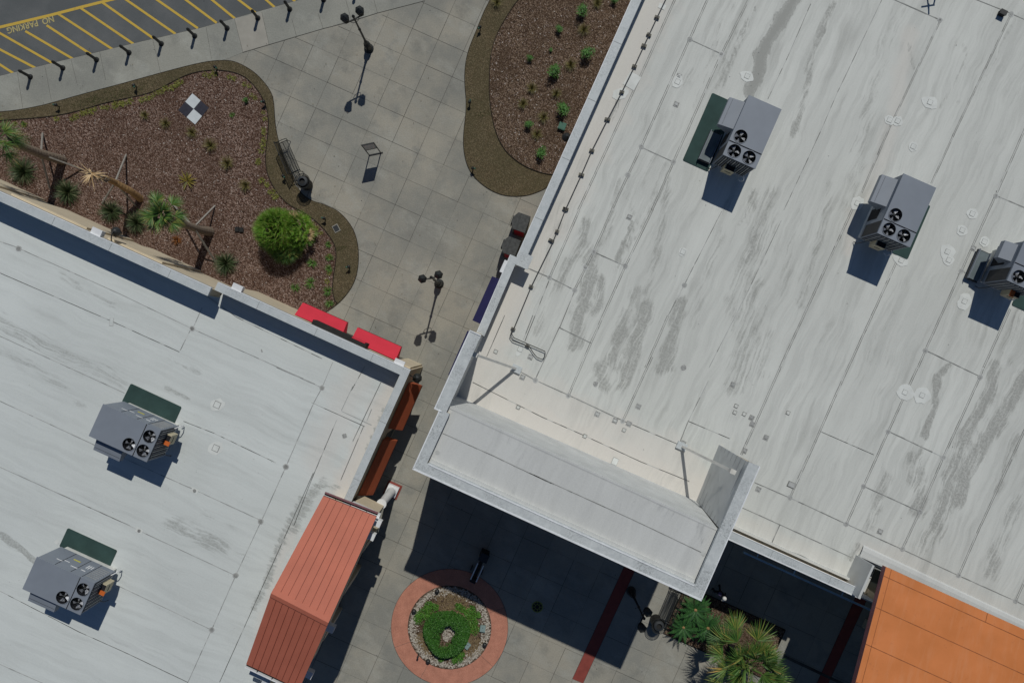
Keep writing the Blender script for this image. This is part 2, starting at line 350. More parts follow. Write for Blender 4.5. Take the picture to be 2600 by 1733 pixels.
M['soil'] = chips('soil_margin', [(0.100, 0.077, 0.045), (0.125, 0.097, 0.056), (0.080, 0.062, 0.038), (0.15, 0.118, 0.07), (0.105, 0.085, 0.048), (0.18, 0.145, 0.092), (0.088, 0.074, 0.042), (0.30, 0.25, 0.17)], 20, (0.075, 0.068, 0.036), .30, .60)
M['turf'] = simple('thin_turf', (0.060, 0.068, 0.022), 0.95, var=0.4, scale=8)
M['edging'] = simple('black_edging', (0.022, 0.018, 0.013), 0.9, var=0.3)
M['pebble'] = leafmat('pebbles', (0.20, 0.175, 0.14), (0.50, 0.46, 0.40))
M['trunk'] = simple('palm_trunk', (0.21, 0.165, 0.125), 0.95, var=0.25, scale=9)
M['trunk_o'] = simple('palm_trunk_tan', (0.30, 0.185, 0.085), 0.95, var=0.3, scale=9)
M['dead'] = leafmat('dead_frond', (0.42, 0.27, 0.13), (0.62, 0.45, 0.25))
M['fan'] = leafmat('fan_leaf', (0.040, 0.105, 0.022), (0.095, 0.19, 0.035), (0.22, 0.22, 0.05))
M['fan_b'] = leafmat('fan_leaf_bright', (0.065, 0.165, 0.012), (0.14, 0.28, 0.022), (0.20, 0.22, 0.05))
M['fan_y'] = leafmat('fan_leaf_yellowed', (0.10, 0.18, 0.04), (0.17, 0.24, 0.055), (0.40, 0.26, 0.06))
M['sago'] = leafmat('sago_leaf', (0.016, 0.060, 0.018), (0.040, 0.125, 0.028))
M['flax'] = leafmat('strap_leaf_dark', (0.026, 0.050, 0.018), (0.070, 0.098, 0.038), (0.16, 0.17, 0.09))
M['cordy'] = leafmat('yellow_strap_leaf', (0.14, 0.13, 0.02), (0.30, 0.22, 0.05), (0.05, 0.07, 0.02))
M['rusty'] = leafmat('rust_leaf', (0.16, 0.06, 0.015), (0.26, 0.10, 0.03))
M['grass'] = leafmat('tuft_blade', (0.12, 0.12, 0.03), (0.20, 0.17, 0.06), (0.28, 0.22, 0.10))
M['grass_b'] = leafmat('dry_tuft_blade', (0.16, 0.12, 0.06), (0.25, 0.18, 0.09))
M['lirio'] = leafmat('liriope_blade', (0.13, 0.16, 0.03), (0.26, 0.26, 0.05))
M['agap'] = leafmat('agapanthus_blade', (0.05, 0.13, 0.02), (0.11, 0.22, 0.04))
M['shrub'] = leafmat('shrub_leaf', (0.028, 0.10, 0.014), (0.065, 0.20, 0.022))
M['box'] = leafmat('boxwood_leaf', (0.018, 0.075, 0.010), (0.050, 0.155, 0.018))
M['cover'] = leafmat('groundcover_leaf', (0.035, 0.12, 0.012), (0.085, 0.22, 0.022))
M['stem'] = simple('woody_stem', (0.09, 0.06, 0.035), 0.9)
M['skin'] = simple('skin', (0.45, 0.27, 0.19), 0.6, var=0.03)
M['cloth'] = simple('dark_cloth', (0.02, 0.02, 0.025), 0.9)
M['cloth_p'] = simple('violet_cloth', (0.10, 0.08, 0.16), 0.9)

def cop_joints(b_, a, c, wd, z, side, step=3.05):
    a = Vector((a[0], a[1], 0)); c = Vector((c[0], c[1], 0)); d = (c-a); L_ = d.length; d.normalize(); n_ = Vector((-d.y, d.x, 0))*side; t = step*.7
    while t < L_-.4:
        p = a+d*t; b_.prism([p, p+d*.10, p+d*.10+n_*wd, p+n_*wd], z-.01, z+.007, M['coping']); b_.prism([p+d*.10, p+d*.118, p+d*.118+n_*wd, p+d*.10+n_*wd], z-.01, z+.004, M['siding_line']); t += step*random.uniform(.97, 1.03)
# ------------------------------------------------------------------ flat sheets
def sheet(name, poly, z, mat, kind='structure', edge=None, ew=0.05, cat=None, label=None):
    b_ = MB(); b_.prism(poly, z-0.03, z, mat)
    if edge:
        n_ = len(poly)
        for i in range(n_): line(b_, poly[i], poly[(i+1) % n_], ew, z+0.004, edge)
    return tag(b_.obj(name), label, cat, kind=kind)
def line(b_, a, c, w_, z, mat, jit=0.0):
    a = Vector((a[0], a[1], 0)); c = Vector((c[0], c[1], 0)); d = c-a
    if d.length < 1e-4: return
    d.normalize(); n_ = Vector((-d.y, d.x, 0))*w_/2
    b_.quad((a.x-n_.x, a.y-n_.y, z), (c.x-n_.x, c.y-n_.y, z), (c.x+n_.x, c.y+n_.y, z), (a.x+n_.x, a.y+n_.y, z), mat)
def smooth_poly(pts, closed=True, it=1):
    pts = [Vector((p[0], p[1], 0)) for p in pts]
    for _ in range(it):
        o = []; n_ = len(pts)
        for i in range(n_ if closed else n_-1):
            a, c = pts[i], pts[(i+1) % n_]; o += [a*0.75+c*0.25, a*0.25+c*0.75]
        if not closed: o = [pts[0]]+o+[pts[-1]]
        pts = o
    return pts
def offset_line(pts, d):
    o = []
    for i, p in enumerate(pts):
        t = (pts[min(i+1, len(pts)-1)]-pts[max(i-1, 0)]).normalized(); o.append(p+Vector((-t.y, t.x, 0))*d)
    return o

# ground to the horizon, plaza concrete
gb = MB(); gb.quad((-600, -600, -0.14), (600, -600, -0.14), (600, 600, -0.14), (-600, 600, -0.14), M['conc_w']); tag(gb.obj('ground'), kind='structure')
kerb_px = [g(0, 0, *p) for p in ((-400, 640), (0, 568), (400, 470), (1000, 325), (1500, 210), (2240, 0))] + [(900, -40), (1400, -200)]
kerb = [P(*p) for p in kerb_px]
plz = MB()
plz.prism(kerb + [Vector((45, 40, 0)), Vector((45, -40, 0)), Vector((-45, -40, 0)), Vector((-45, kerb[0].y-2, 0))], -0.12, 0.0, M['conc'], side=M['kerb'])
# slab joints of the plaza: one regular grid 1.577 m
ga = R(24.0); ge1 = Vector((math.cos(ga), -math.sin(ga), 0)); ge2 = Vector((-math.sin(ga), -math.cos(ga), 0)); O = P(989.3, 202.3); S_ = 71.0/F*H
walk_line = [G(0, 0, *p) for p in ((-600, 960), (640, 700), (1200, 548), (1820, 395), (2010, 335), (2215, 275), (3000, 75))]
def above_walk(p):
    for a, c in zip(walk_line, walk_line[1:]):
        if a.x <= p.x <= c.x: return p.y > a.y+(c.y-a.y)*(p.x-a.x)/(c.x-a.x)
    return False
for i in range(-16, 30):
    for (u, v_) in ((ge1, ge2), (ge2, ge1)):
        prev = None
        for k in range(-30, 40):
            p = O+v_*S_*i+u*S_*k; q = O+v_*S_*i+u*S_*(k+1)
            if abs(p.x) > 31 or abs(p.y) > 22: continue
            ap, aq = above_walk(p), above_walk(q)
            if ap and aq: continue
            if ap or aq:
                lo_, hi_ = (q, p) if ap else (p, q)
                for _ in range(12):
                    m_2 = (lo_+hi_)/2
                    if above_walk(m_2): hi_ = m_2
                    else: lo_ = m_2
                p, q = ((lo_, q) if ap else (p, lo_))
            line(plz, p, q, random.choice((0.022, 0.020, 0.016, 0.011, 0.007, 0.007)), 0.004, M['joint'])
tag(plz.obj('pavement'), kind='structure')
# sidewalk between kerb and beds
wk = MB()
walk_poly = kerb[:6] + [P(900, -40)] + [G(1, 0, *p) for p in ((1405, 8), (1050, 100), (650, 215), (445, 275), (245, 335), (48, 393))] + [G(0, 0, *p) for p in ((1700, 440), (1200, 560), (640, 720), (0, 860), (-400, 960))]
wk.prism(walk_poly, -0.02, 0.008, M['conc_w'])
for c_, a, b2 in ((0, (1750, 140), (1815, 392)), (0, (1955, 92), (2010, 335)), (0, (2180, 145), (2215, 275)), (1, (610, 100), (650, 215)), (1, (815, -10), (862, 160)), (1, (1025, -10), (1055, 100)), (0, (1140, 290), (1200, 545)), (0, (530, 440), (580, 640)), (0, (745, 388), (790, 600)), (0, (335, 490), (385, 755)), (0, (130, 540), (175, 830)), (0, (1540, 205), (1580, 440))):
    line(wk, G(c_, 0, *a), G(c_, 0, *b2), 0.014, 0.012, M['joint'])
for a, b2 in zip([(48, 393), (245, 335), (445, 275), (650, 215), (830, 170), (1050, 100)], [(245, 335), (445, 275), (650, 215), (830, 170), (1050, 100), (1405, 8)]):
    line(wk, G(1, 0, *a), G(1, 0, *b2), 0.028, 0.012, M['joint'])
wk.add([tuple(G(0, 0, *p, 0.0)+Vector((0, 0, 0.0105))) for p in ((1752, 142), (1953, 94), (2008, 333), (1815, 390))], [(3, 2, 1, 0)], M['conc_l'])
tag(wk.obj('sidewalk'), kind='structure')
# parking lot
pk = MB(); lot = [k_.copy() for k_ in kerb] + [Vector((45, 60, 0)), Vector((-60, 60, 0)), Vector((-60, kerb[0].y, 0))]
pk.prism(lot, -0.14, -0.10, M['asphalt']); 
for a, b2 in zip(kerb[:5], kerb[1:6]): line(pk, a+Vector((0, 0.03, 0)), b2+Vector((0, 0.03, 0)), 0.10, -0.096, M['kerb'])
tag(pk.obj('parking_lot'), kind='structure')
mk = MB(); ZM = -0.094
main = [G(0, 0, *p) for p in ((-300, 262), (0, 196), (370, 108), (600, 48), (735, 14), (1100, -75))]
for a, b2 in zip(main, main[1:]): line(mk, a, b2, 0.16, ZM, M['yellow'])
for a, b2 in [((-330, 60), (392, 472)), ((180, 228), (548, 442)), ((340, 185), (680, 407)), ((425, 98), (838, 367)), ((590, 52), (992, 325)), ((755, 12), (1145, 287)), ((945, 0), (1305, 249)), ((1175, 0), (1472, 207)), ((1390, 0), (1613, 167)), ((1585, 0), (1750, 134)), ((1785, 0), (1905, 92)), ((1990, 0), (2047, 50)), ((-250, 240), (272, 512)), ((-300, 290), (100, 549)), ((2150, -40), (2200, 6))]:
    a = Vector(a); b2 = Vector(b2)
    if a.y <= 0 and a.x > 900: a = a+(a-b2)*0.5
    if a.x < 0 and b2.x > 300: a = Vector((0, 250))+(Vector((0, 250))-Vector((392, 470)))*0.5 if False else Vector((-60, 215))
    line(mk, G(0, 0, *a), G(0, 0, *b2), 0.13, ZM+0.004, M['yellow'])
tag(mk.obj('road_markings'), kind='structure')
fc = bpy.data.curves.new('lettering', 'FONT'); fc.body = "NO  PARKING"; fc.size = 1.0; fc.fill_mode = 'FRONT'; fc.offset = 0.022
to = bpy.data.objects.new('tmp', fc); COL.objects.link(to); dg = bpy.context.evaluated_depsgraph_get()
tm = bpy.data.meshes.new_from_object(to.evaluated_get(dg)); bpy.data.objects.remove(to)
xs = [v.co.x for v in tm.vertices]; ys = [v.co.y for v in tm.vertices]; x0, x1, y0, y1 = min(xs), max(xs), min(ys), max(ys)
pa = P(131.5, 38.5); pb = P(13, 69.5); dx = (pb-pa); L = dx.length; dx.normalize(); up = Vector((-dx.y, dx.x, 0))
for v in tm.vertices:
    q = pa+dx*((v.co.x-x0)/(x1-x0)*L)+up*((v.co.y-y0)/(y1-y0)*0.36); v.co = (q.x, q.y, ZM+0.004)
tm.materials.append(M['yellow_p']); lt = bpy.data.objects.new('painted_lettering', tm); COL.objects.link(lt); tag(lt, kind='structure')

# ------------------------------------------------------------------ planting beds
L_out = [(-300, 860), (0, 838), (120, 828), (300, 795), (430, 760), (640, 700), (900, 632), (1200, 548), (1500, 470), (1640, 453), (1740, 457), (1830, 497), (1910, 550), (1980, 625), (2030, 700), (2045, 780), (2050, 880), (2060, 970), (2085, 1080), (2130, 1200), (2200, 1340), (2240, 1440), (2310, 1490), (2353, 1510)]
L_out2 = [(640, 345), (700, 372), (760, 400), (830, 470), (880, 550), (905, 640), (912, 720), (910, 800), (895, 890), (860, 970), (800, 1050), (740, 1105), (670, 1150)]
bed = smooth_poly([G(0, 0, *p) for p in L_out] + [G(1, 1, *p) for p in L_out2], closed=False, it=2)
north_wall_foot = [P(770, 800), P(520, 700), P(250, 600), P(-120, 430)]
sheet('planting_bed', bed + north_wall_foot, 0.030, M['soil'], edge=None)
L_in = [(-300, 930), (0, 905), (300, 885), (480, 860), (600, 830), (800, 770), (950, 740), (1130, 700), (1250, 640), (1380, 570), (1480, 540), (1620, 525), (1760, 545), (1850, 590), (1930, 680), (1980, 770), (2005, 870), (2005, 960), (1995, 1050), (1983, 1150), (1985, 1250), (2010, 1340), (2060, 1430), (2120, 1500), (2170, 1540)]
L_in2 = [(480, 400), (570, 455), (650, 530), (720, 620), (745, 690), (742, 780), (725, 880), (715, 980), (730, 1060), (752, 1090)]
inn = smooth_poly([G(0, 0, *p) for p in L_in] + [G(1, 1, *p) for p in L_in2], closed=False, it=2)
sheet('mulch_bed', inn + [G(1, 1, 690, 1140)] + north_wall_foot, 0.042, M['mulch'])
def edging(name, pts, w_, z0, z1, mat):
    b_ = MB()
    for a, c in zip(pts, pts[1:]):
        d = (c-a)
        if d.length > 1e-3: b_.strip(a-d*0.02, c+d*0.02, w_, z0, z1, mat)
    return tag(b_.obj(name), kind='structure')
edging('bed_edging', inn, 0.035, 0.0, 0.075, M['edging'])
edging('bed_edging', bed, 0.03, 0.0, 0.034, M['edging'])
R_out = [(1960, -200), (1895, 0), (1850, 80), (1790, 230), (1740, 350), (1712, 450), (1702, 560), (1706, 660), (1715, 750), (1712, 850), (1698, 960), (1692, 1060), (1700, 1150), (1720, 1230), (1755, 1300), (1810, 1360), (1890, 1420), (1990, 1462), (2090, 1470), (2180, 1462), (2270, 1430), (2353, 1385), (2500, 1250)]
rb = smooth_poly([G(1, 0, *p) for p in R_out], closed=False, it=2)
tail = [P(1500, 300), P(1700, -100)]
sheet('planting_bed', rb + tail, 0.030, M['soil'])
R_in = [(2240, -160), (2100, 0), (2020, 120), (1950, 240), (1910, 350), (1893, 450), (1887, 560), (1887, 700), (1900, 830), (1920, 930), (1950, 1030), (2000, 1120), (2070, 1190), (2160, 1250), (2260, 1290), (2353, 1310), (2500, 1320)]
rb2 = smooth_poly([G(1, 0, *p) for p in R_in], closed=False, it=2)
sheet('mulch_bed', rb2 + tail, 0.042, M['mulch2'])
edging('bed_edging', rb2, 0.035, 0.0, 0.075, M['edging'])
edging('bed_edging', rb, 0.03, 0.0, 0.034, M['edging'])
# bed at the lower right (e1 655..933, e2 378..516 px)
def q12(a, b2, z=0.0): return P(CX+0.9114*a-0.4115*b2, CY+0.4115*a+0.9114*b2, z)
sheet('mulch_bed', [q12(655, 381), q12(933, 381), q12(933, 516), q12(655, 516)], 0.03, M['mulch2'], edge=M['edging'])
# paving bands
for nm_, pts in (('paving_band', [(1597, 1410), (1624, 1422), (1480.5, 1733), (1453, 1722)]), ('paving_band', [(2190, 1475), (2217, 1486), (2095, 1750), (2066, 1750)])):
    sheet(nm_, [P(*p) for p in pts], 0.012, M['brick_band'], edge=M['joint'], ew=0.02)
b_ = MB(); line(b_, G(3, 3, 560, 1365), G(3, 3, 1100, 1620), 0.16, 0.016, M['joint']); tag(b_.obj('drain_channel'), kind='structure')
bb = MB(); bb.prism([P(1453, 1722), P(1480, 1733.5), P(1478, 1745), P(1449, 1745)], 0, 0.06, M['conc_l']); tag(bb.obj('kerb_stone'), kind='structure')
# round planter
PC = P(1141.5, 1591.3)
def ring(b_, r0, r1, z, mat, n=96, c=PC):
    vs = [(c.x+r_*math.cos(2*math.pi*k/n), c.y+r_*math.sin(2*math.pi*k/n), z) for r_ in (r0, r1) for k in range(n)]
    b_.add(vs, [(k, n+k, n+(k+1) % n, (k+1) % n) for k in range(n)], mat)
b_ = MB(); b_.lathe([(3.29, -0.01), (3.29, 0.014)], M['terra'], 96, c=PC)
ring(b_, 3.285, 3.305, 0.018, M['joint']); ring(b_, 2.33, 2.36, 0.018, M['joint'])
for ang in (200, 240, 20, 318): 
    d = Vector((math.cos(R(ang)), math.sin(R(ang)), 0)); line(b_, PC+d*2.35, PC+d*3.29, 0.014, 0.019, M['joint'])
tag(b_.obj('terracotta_paving'), kind='structure')
b_ = MB(); b_.lathe([(2.34, 0.012), (2.34, 0.03)], M['mulch2'], 96, c=PC); tag(b_.obj('mulch_bed'), kind='structure')
def pebbles(name, label, pts, s0, s1):
    b_ = MB()
    for (x, y, z) in pts:
        r_ = random.uniform(s0, s1); a = random.uniform(0, 6.28); n_ = 6
        vs = [(x+r_*math.cos(a+k*1.047)*random.uniform(.8, 1.2), y+r_*math.sin(a+k*1.047)*random.uniform(.6, .9), z) for k in range(6)]
        vs2 = [(x+(p[0]-x)*.55, y+(p[1]-y)*.55, z+r_*.6) for p in vs]
        b_.add(vs+vs2, [(k, (k+1) % 6, 6+(k+1) % 6, 6+k) for k in range(6)]+[(6, 7, 8, 9, 10, 11)], M['pebble'])
    return tag(b_.obj(name), label, kind='stuff')
pts = []
for _ in range(2700):
    a = random.uniform(0, 2*math.pi); r_ = 2.32-abs(random.gauss(0, 0.17)) - random.uniform(0, .16); pts.append((PC.x+r_*math.cos(a), PC.y+r_*math.sin(a), 0.03))
for _ in range(260):
    a = random.uniform(0, 6.28); r_ = random.uniform(0, 1)**.5; pts.append((PC.x-0.03+r_*0.33*math.cos(a)+.1*r_*math.sin(a), PC.y-0.28+r_*0.55*math.sin(a), 0.03))
pebbles('pebble_border', 'pale river pebbles around the rim and middle of the round planter', pts, 0.022, 0.055)
b_ = MB()
for c_, r_ in (((0.1, 1.45), .95), ((1.15, -1.05), .8), ((-1.5, -.7), .5), ((-1.1, -1.2), .45), ((.9, .9), .4), ((1.35, -.1), .35)):
    for _ in range(int(1300*r_)):
        a = random.uniform(0, 6.28); q = r_*math.sqrt(random.random()); p = PC+Vector((c_[0]+q*math.cos(a), c_[1]+q*math.sin(a)*.75, 0.03))
        t = random.uniform(0, 6.28); b_.blade(p, (math.cos(t), math.sin(t), random.uniform(.1, .7)), random.uniform(.05, .12), .02, M['grass_b'], .6, 2)
tag(b_.obj('dry_ground_cover'), 'dry tan ground cover patches in the round planter', kind='stuff')

# ------------------------------------------------------------------ left building
def inward(a, c, side):  # unit normal to a->c
    d = (Vector(c)-Vector(a)).normalized(); return Vector((-d.y, d.x, 0))*side
def roof_grid(name, poly, z, mat, step, strokes, parent, extra=None, warmf=None, seams=()):
    """roof membrane as a fine sheet that carries its stains ('dirt', 'warm') as point values"""
    poly = [Vector((p[0], p[1])) for p in poly]; n_ = len(poly)
    xs = [p.x for p in poly]; ys = [p.y for p in poly]
    X, Y = np.meshgrid(np.arange(min(xs), max(xs), step), np.arange(min(ys), max(ys), step)); X = X.ravel(); Y = Y.ravel()
    ins = np.zeros(len(X), bool)
    for i in range(n_):
        a, c = poly[i], poly[(i+1) % n_]
        cond = ((a.y > Y) != (c.y > Y)); xi = (c.x-a.x)*(Y-a.y)/((c.y-a.y) if abs(c.y-a.y) > 1e-9 else 1e-9)+a.x
        ins ^= cond & (X < xi)
    X = X[ins]; Y = Y[ins]
    verts = poly+[Vector((float(x), float(y))) for x, y in zip(X, Y)]
    vo, _, fo, _, _, _ = delaunay_2d_cdt(verts, [(i, (i+1) % n_) for i in range(n_)], [], 1, 1e-5)
    VX = np.array([v.x for v in vo]); VY = np.array([v.y for v in vo])
    dirt = np.zeros(len(vo)); warm = np.zeros(len(vo))
    wob = 0.12*np.sin(VX*3.1+VY*1.7)+0.10*np.sin(VX*1.3-VY*4.3)+0.08*np.sin(VX*7.1+VY*5.9)
    for pts, wd, st in strokes:
        pts = [P(*p, z) for p in pts]
        for a, c in zip(pts, pts[1:]):
            ax, ay = a.x, a.y; dx_, dy_ = c.x-a.x, c.y-a.y; L2 = dx_*dx_+dy_*dy_
            t = np.clip(((VX-ax)*dx_+(VY-ay)*dy_)/L2, 0, 1)
            d = np.hypot(VX-ax-t*dx_, VY-ay-t*dy_)
            fall = np.clip(1.25-(d/(wd/2)*(1+wob*1.2))**1.3, 0, 1)
            if st > 0: dirt = np.maximum(dirt, fall*st)
            else: warm = np.maximum(warm, fall*(-st))
    if warmf is not None: warm = np.maximum(warm, warmf(VX, VY))
    me = bpy.data.meshes.new(name)
    sv_ = [tuple((v.x, v.y, z)) for v in vo]; nf = [f for f in fo]
    nf = [f if (vo[f[1]]-vo[f[0]]).cross(vo[f[2]]-vo[f[0]]) > 0 else f[::-1] for f in nf]
    mats = [mat]; mi = [0]*len(nf)
    for (a, c, wd, m_) in seams:
        a = P(*a, z); c = P(*c, z); d = (c-a); ez = .004 if m_ is M['seam_l'] else .0065
        if d.length < .01: continue
        d.normalize(); nn = Vector((-d.y, d.x, 0))*wd/2; o_ = len(sv_)
        sv_ += [(a.x-nn.x, a.y-nn.y, z+ez), (c.x-nn.x, c.y-nn.y, z+ez), (c.x+nn.x, c.y+nn.y, z+ez), (a.x+nn.x, a.y+nn.y, z+ez)]
        nf.append((o_, o_+1, o_+2, o_+3))
        if m_ not in mats: mats.append(m_)
        mi.append(mats.index(m_))
    for ei, (c, sx, sy, rz, m_, hh) in enumerate(extra or ()):
        c = P(*c, z); hh += ei*.00004; o_ = len(sv_); cr, sr = math.cos(rz), math.sin(rz)
        k_ = 4 if sx > 0 else 14; sx = abs(sx); sy = abs(sy)
        if k_ == 4: loc = [(-sx/2, -sy/2), (sx/2, -sy/2), (sx/2, sy/2), (-sx/2, sy/2)]
        else: loc = [(sx/2*math.cos(2*math.pi*j/k_)*random.uniform(.85, 1.15), sy/2*math.sin(2*math.pi*j/k_)*random.uniform(.85, 1.15)) for j in range(k_)]
        sv_ += [(c.x+x*cr-y*sr, c.y+x*sr+y*cr, z+hh) for x, y in loc]; nf.append(tuple(range(o_, o_+k_)))
        if hh > 0.02:
            o2 = len(sv_); sv_ += [(c.x+x*cr-y*sr, c.y+x*sr+y*cr, z) for x, y in loc]
            for j in range(k_):
                nf.append((o2+j, o2+(j+1) % k_, o_+(j+1) % k_, o_+j)); mi.append(None)
        if m_ not in mats: mats.append(m_)
        k2 = mats.index(m_)
        if hh > 0.02: mi = [k2 if q is None else q for q in mi]; mi.insert(len(mi)-k_, k2)
        else: mi.append(k2)
    me.from_pydata(sv_, [], nf)
    for m_ in mats: me.materials.append(m_)
    me.polygons.foreach_set("material_index", mi)
    for nm_, arr in (('dirt', dirt), ('warm', warm)):
        at = me.attributes.new(nm_, 'FLOAT', 'POINT'); full = np.zeros(len(sv_)); full[:len(arr)] = arr
        at.data.foreach_set('value', full.astype(np.float32))
    me.update(); o = bpy.data.objects.new(name, me); COL.objects.link(o)
    if parent: o.parent = parent
    return o
def poly_seams(lists, wd, m_, dbl=0.0, brk=0.0):
    """seams from pixel polylines (optionally a double line, optionally broken)"""
    out = []
    for pts in lists:
        for a, c in zip(pts, pts[1:]):
            a = Vector(a); c = Vector(c); L_ = (c-a).length; d = (c-a).normalized() if L_ > 0 else Vector((1, 0)); nn = Vector((-d.y, d.x))
            offs = (-dbl, dbl) if dbl else (0,)
            for of in offs:
                if brk:
                    out.append((a+nn*of, c+nn*of, wd*.9, M['seam_l'])); t = 0
                    while t < L_:
                        t2 = min(L_, t+random.uniform(8, 26))
                        if random.random() > brk: out.append((a+d*t+nn*(of+random.uniform(-.25, .25)), a+d*t2+nn*(of+random.uniform(-.25, .25)), wd*random.uniform(.6, 1.3), m_))
                        t = t2
                else: out.append((a+nn*of, c+nn*of, wd, m_))
    return out
def gl(c, r, *pts): return [g(c, r, *p) for p in pts]

ZL, ZLA, ZLB = 4.2, 5.6, 5.28
left = thing('shop_building', 'low building on the left with pale membrane roof and cream stucco walls', 'building', P(500, 1100))
LA0, LA1 = P(-260, 487-.455*260, ZLA), P(536, 731, ZLA)
LB0, LB1 = P(553, 716.5, ZLB), P(1042, 940, ZLB)
LE1 = P(660, 1788, ZLB)
def pw(o):  # world positions for a child mesh of an Empty at loc
    o.matrix_parent_inverse = o.parent.matrix_world.inverted() if False else Matrix.Translation(-o.parent.location) if o.parent.rotation_euler.z == 0 else (Matrix.Rotation(-o.parent.rotation_euler.z, 4, 'Z') @ Matrix.Translation(-o.parent.location))
    return o
inA = inward(LA0, LA1, -1); inB = inward(LB0, LB1, -1); inE = inward(LB1, LE1, -1)
dA = (LA1-LA0).normalized(); dE = (LE1-LB1).normalized()
# walls
b_ = MB()
b_.strip(LA0+inA*.06, LA1+inA*.06-dA*.05, .34, 0, ZLA-.12, M['beige'], side=-1)
b_.strip(LB0+inB*.06, LB1+inB*.06-dA*.06, .34, 0, ZLB-.12, M['beige'], side=-1)
b_.strip(LB1+inE*.06+dE*.04, LE1+inE*.06, .34, 0, ZLB-.12, M['beige'], side=-1)
# plinth and pilasters on the wall to the bed
for t0, t1 in ((0.30, .55), (.62, .8), (.05, .22)):
    a = LA0.lerp(LA1, t0)-inA*.04; c = LA0.lerp(LA1, t1)-inA*.04; b_.strip(a, c, .3, 0, 4.3, M['beige'], side=-1)
a = LB0.lerp(LB1, .9)-inB*.05; c = LB0.lerp(LB1, .985)-inB*.05; b_.strip(a, c, .3, 0, 4.4, M['beige'], side=-1)
pw(b_.obj('wall', left))
# copings
b_ = MB()
b_.strip(LA0, LA1, .42, ZLA-.12, ZLA, M['coping'], side=-1); cop_joints(b_, LA0, LA1, .42, ZLA, -1)
b_.strip(LA0+inA*.40, LA1+inA*.40, .015, ZL, ZLA-.10, M['coping'], side=-1); pw(b_.obj('parapet', left)); b_ = MB()
b_.strip(LB0, LB1, .40, ZLB-.12, ZLB, M['coping'], side=-1); cop_joints(b_, LB0, LB1-dA*.5, .40, ZLB, -1); cop_joints(b_, LB1+dE*.6, LE1, .38, ZLB-.003, -1)
b_.strip(LB1+dE*.40-dE*.02, LE1, .38, ZLB-.12, ZLB-.003, M['coping'], side=-1)
# inner lining of the upstands
for a, c, z in ((LA0, LA1, ZLA), (LB0, LB1, ZLB)):
    d = inward(a, c, -1); b_.strip(a-d*.015, c-d*.015, .03, z-.16, z+.012, M['coping_w'], side=-1); b_.strip(a-d*.03, c-d*.03, .02, z-.30, z-.16, M['siding_line'], side=-1)
pw(b_.obj('parapet', left))
rp = [LA0+inA*.3, LA1+inA*.3, LB0+inB*.3-dA*.0, LB1+inB*.25+inE*.25, LE1+inE*.25, LE1+inE*20, P(-300, 1850, ZL), P(-300, 400, ZL)]
rp = [LA0+inA*.3, LA1+inA*.3, LB0+inB*.32, LB1+inB*.30+inE*.30, LE1+inE*.30, P(640, 1850, ZL), P(-200, 1850, ZL), P(-280, 900, ZL)]
strokesL = [(gl(0, 2, (-50, 30), (300, 220), (700, 400), (900, 490)), 1.3, .55), (gl(0, 2, (-50, 240), (300, 400), (600, 650)), .9, .5), (gl(0, 3, (0, 455), (150, 560), (260, 660)), .4, 1.3),
    (gl(0, 3, (1300, 380), (1500, 480), (1680, 560)), 1.2, .7), (gl(0, 3, (1530, 300), (1740, 400)), .7, .5), (gl(0, 1, (-20, 1200), (300, 1400), (600, 1568), (800, 1650)), 1.3, .4), (gl(0, 1, (450, 880), (650, 1000), (860, 1100)), .45, .6),
    (gl(1, 2, (1110, 700), (1000, 950), (950, 1150), (850, 1350)), .3, 1.0), (gl(1, 2, (640, 1250), (520, 1400), (430, 1600)), .8, .8), (gl(0, 3, (2250, 200), (2100, 500), (2000, 800), (1900, 1000)), .6, .8),
    (gl(0, 2, (1240, 540), (1400, 620)), .35, .7), (gl(0, 2, (1180, 270), (1500, 440)), .3, .6), (gl(0, 2, (1600, 850), (1900, 960), (2050, 1060)), .5, .4), (gl(0, 3, (830, 1250), (1200, 1330)), .9, .35), (gl(1, 2, (0, 950), (280, 1060)), .6, .4), (gl(0, 3, (1740, 590), (1830, 630)), .5, .5),
    (gl(1, 2, (1150, 560), (1000, 850), (860, 1150), (780, 1330)), 1.2, -.9), (gl(1, 2, (900, 480), (700, 900), (600, 1100)), 1.8, -.45), (gl(1, 2, (640, 1270), (760, 1290)), .4, .9), (gl(0, 3, (2200, 420), (2100, 600), (1900, 1400)), .7, -.6)]
seamsL = poly_seams([gl(0, 1, (-200, 560), (100, 660), (500, 840), (900, 1020), (1430, 1275), (2000, 1530), (2353, 1690)), gl(1, 2, (300, 390), (640, 540)), gl(0, 2, (0, 640), (690, 960), (1200, 1190), (1450, 1300), (1950, 1530)), gl(0, 2, (-50, 1110), (970, 1568)), gl(0, 3, (950, 385), (1040, 430), (1760, 765)), gl(0, 3, (880, 840), (1580, 1170)), gl(0, 3, (-50, 1405), (320, 1568), (500, 1650)), gl(0, 2, (-100, 110), (930, 580)), gl(1, 2, (785, 715), (1010, 820))], .035, M['seam_m'], 0, .3)
seamsL += poly_seams([gl(1, 2, (640, 540), (580, 650), (370, 1130), (185, 1540)), gl(0, 3, (1950, 360), (1760, 765), (1580, 1170), (1400, 1568)), gl(1, 2, (720, 350), (640, 540)), gl(1, 2, (870, 530), (785, 710)), gl(0, 1, (1510, 1120), (1440, 1275)), gl(0, 1, (1420, 1290), (1345, 1440)), gl(1, 2, (1010, 700), (975, 790))], .035, M['seam_m'], 0, .3)
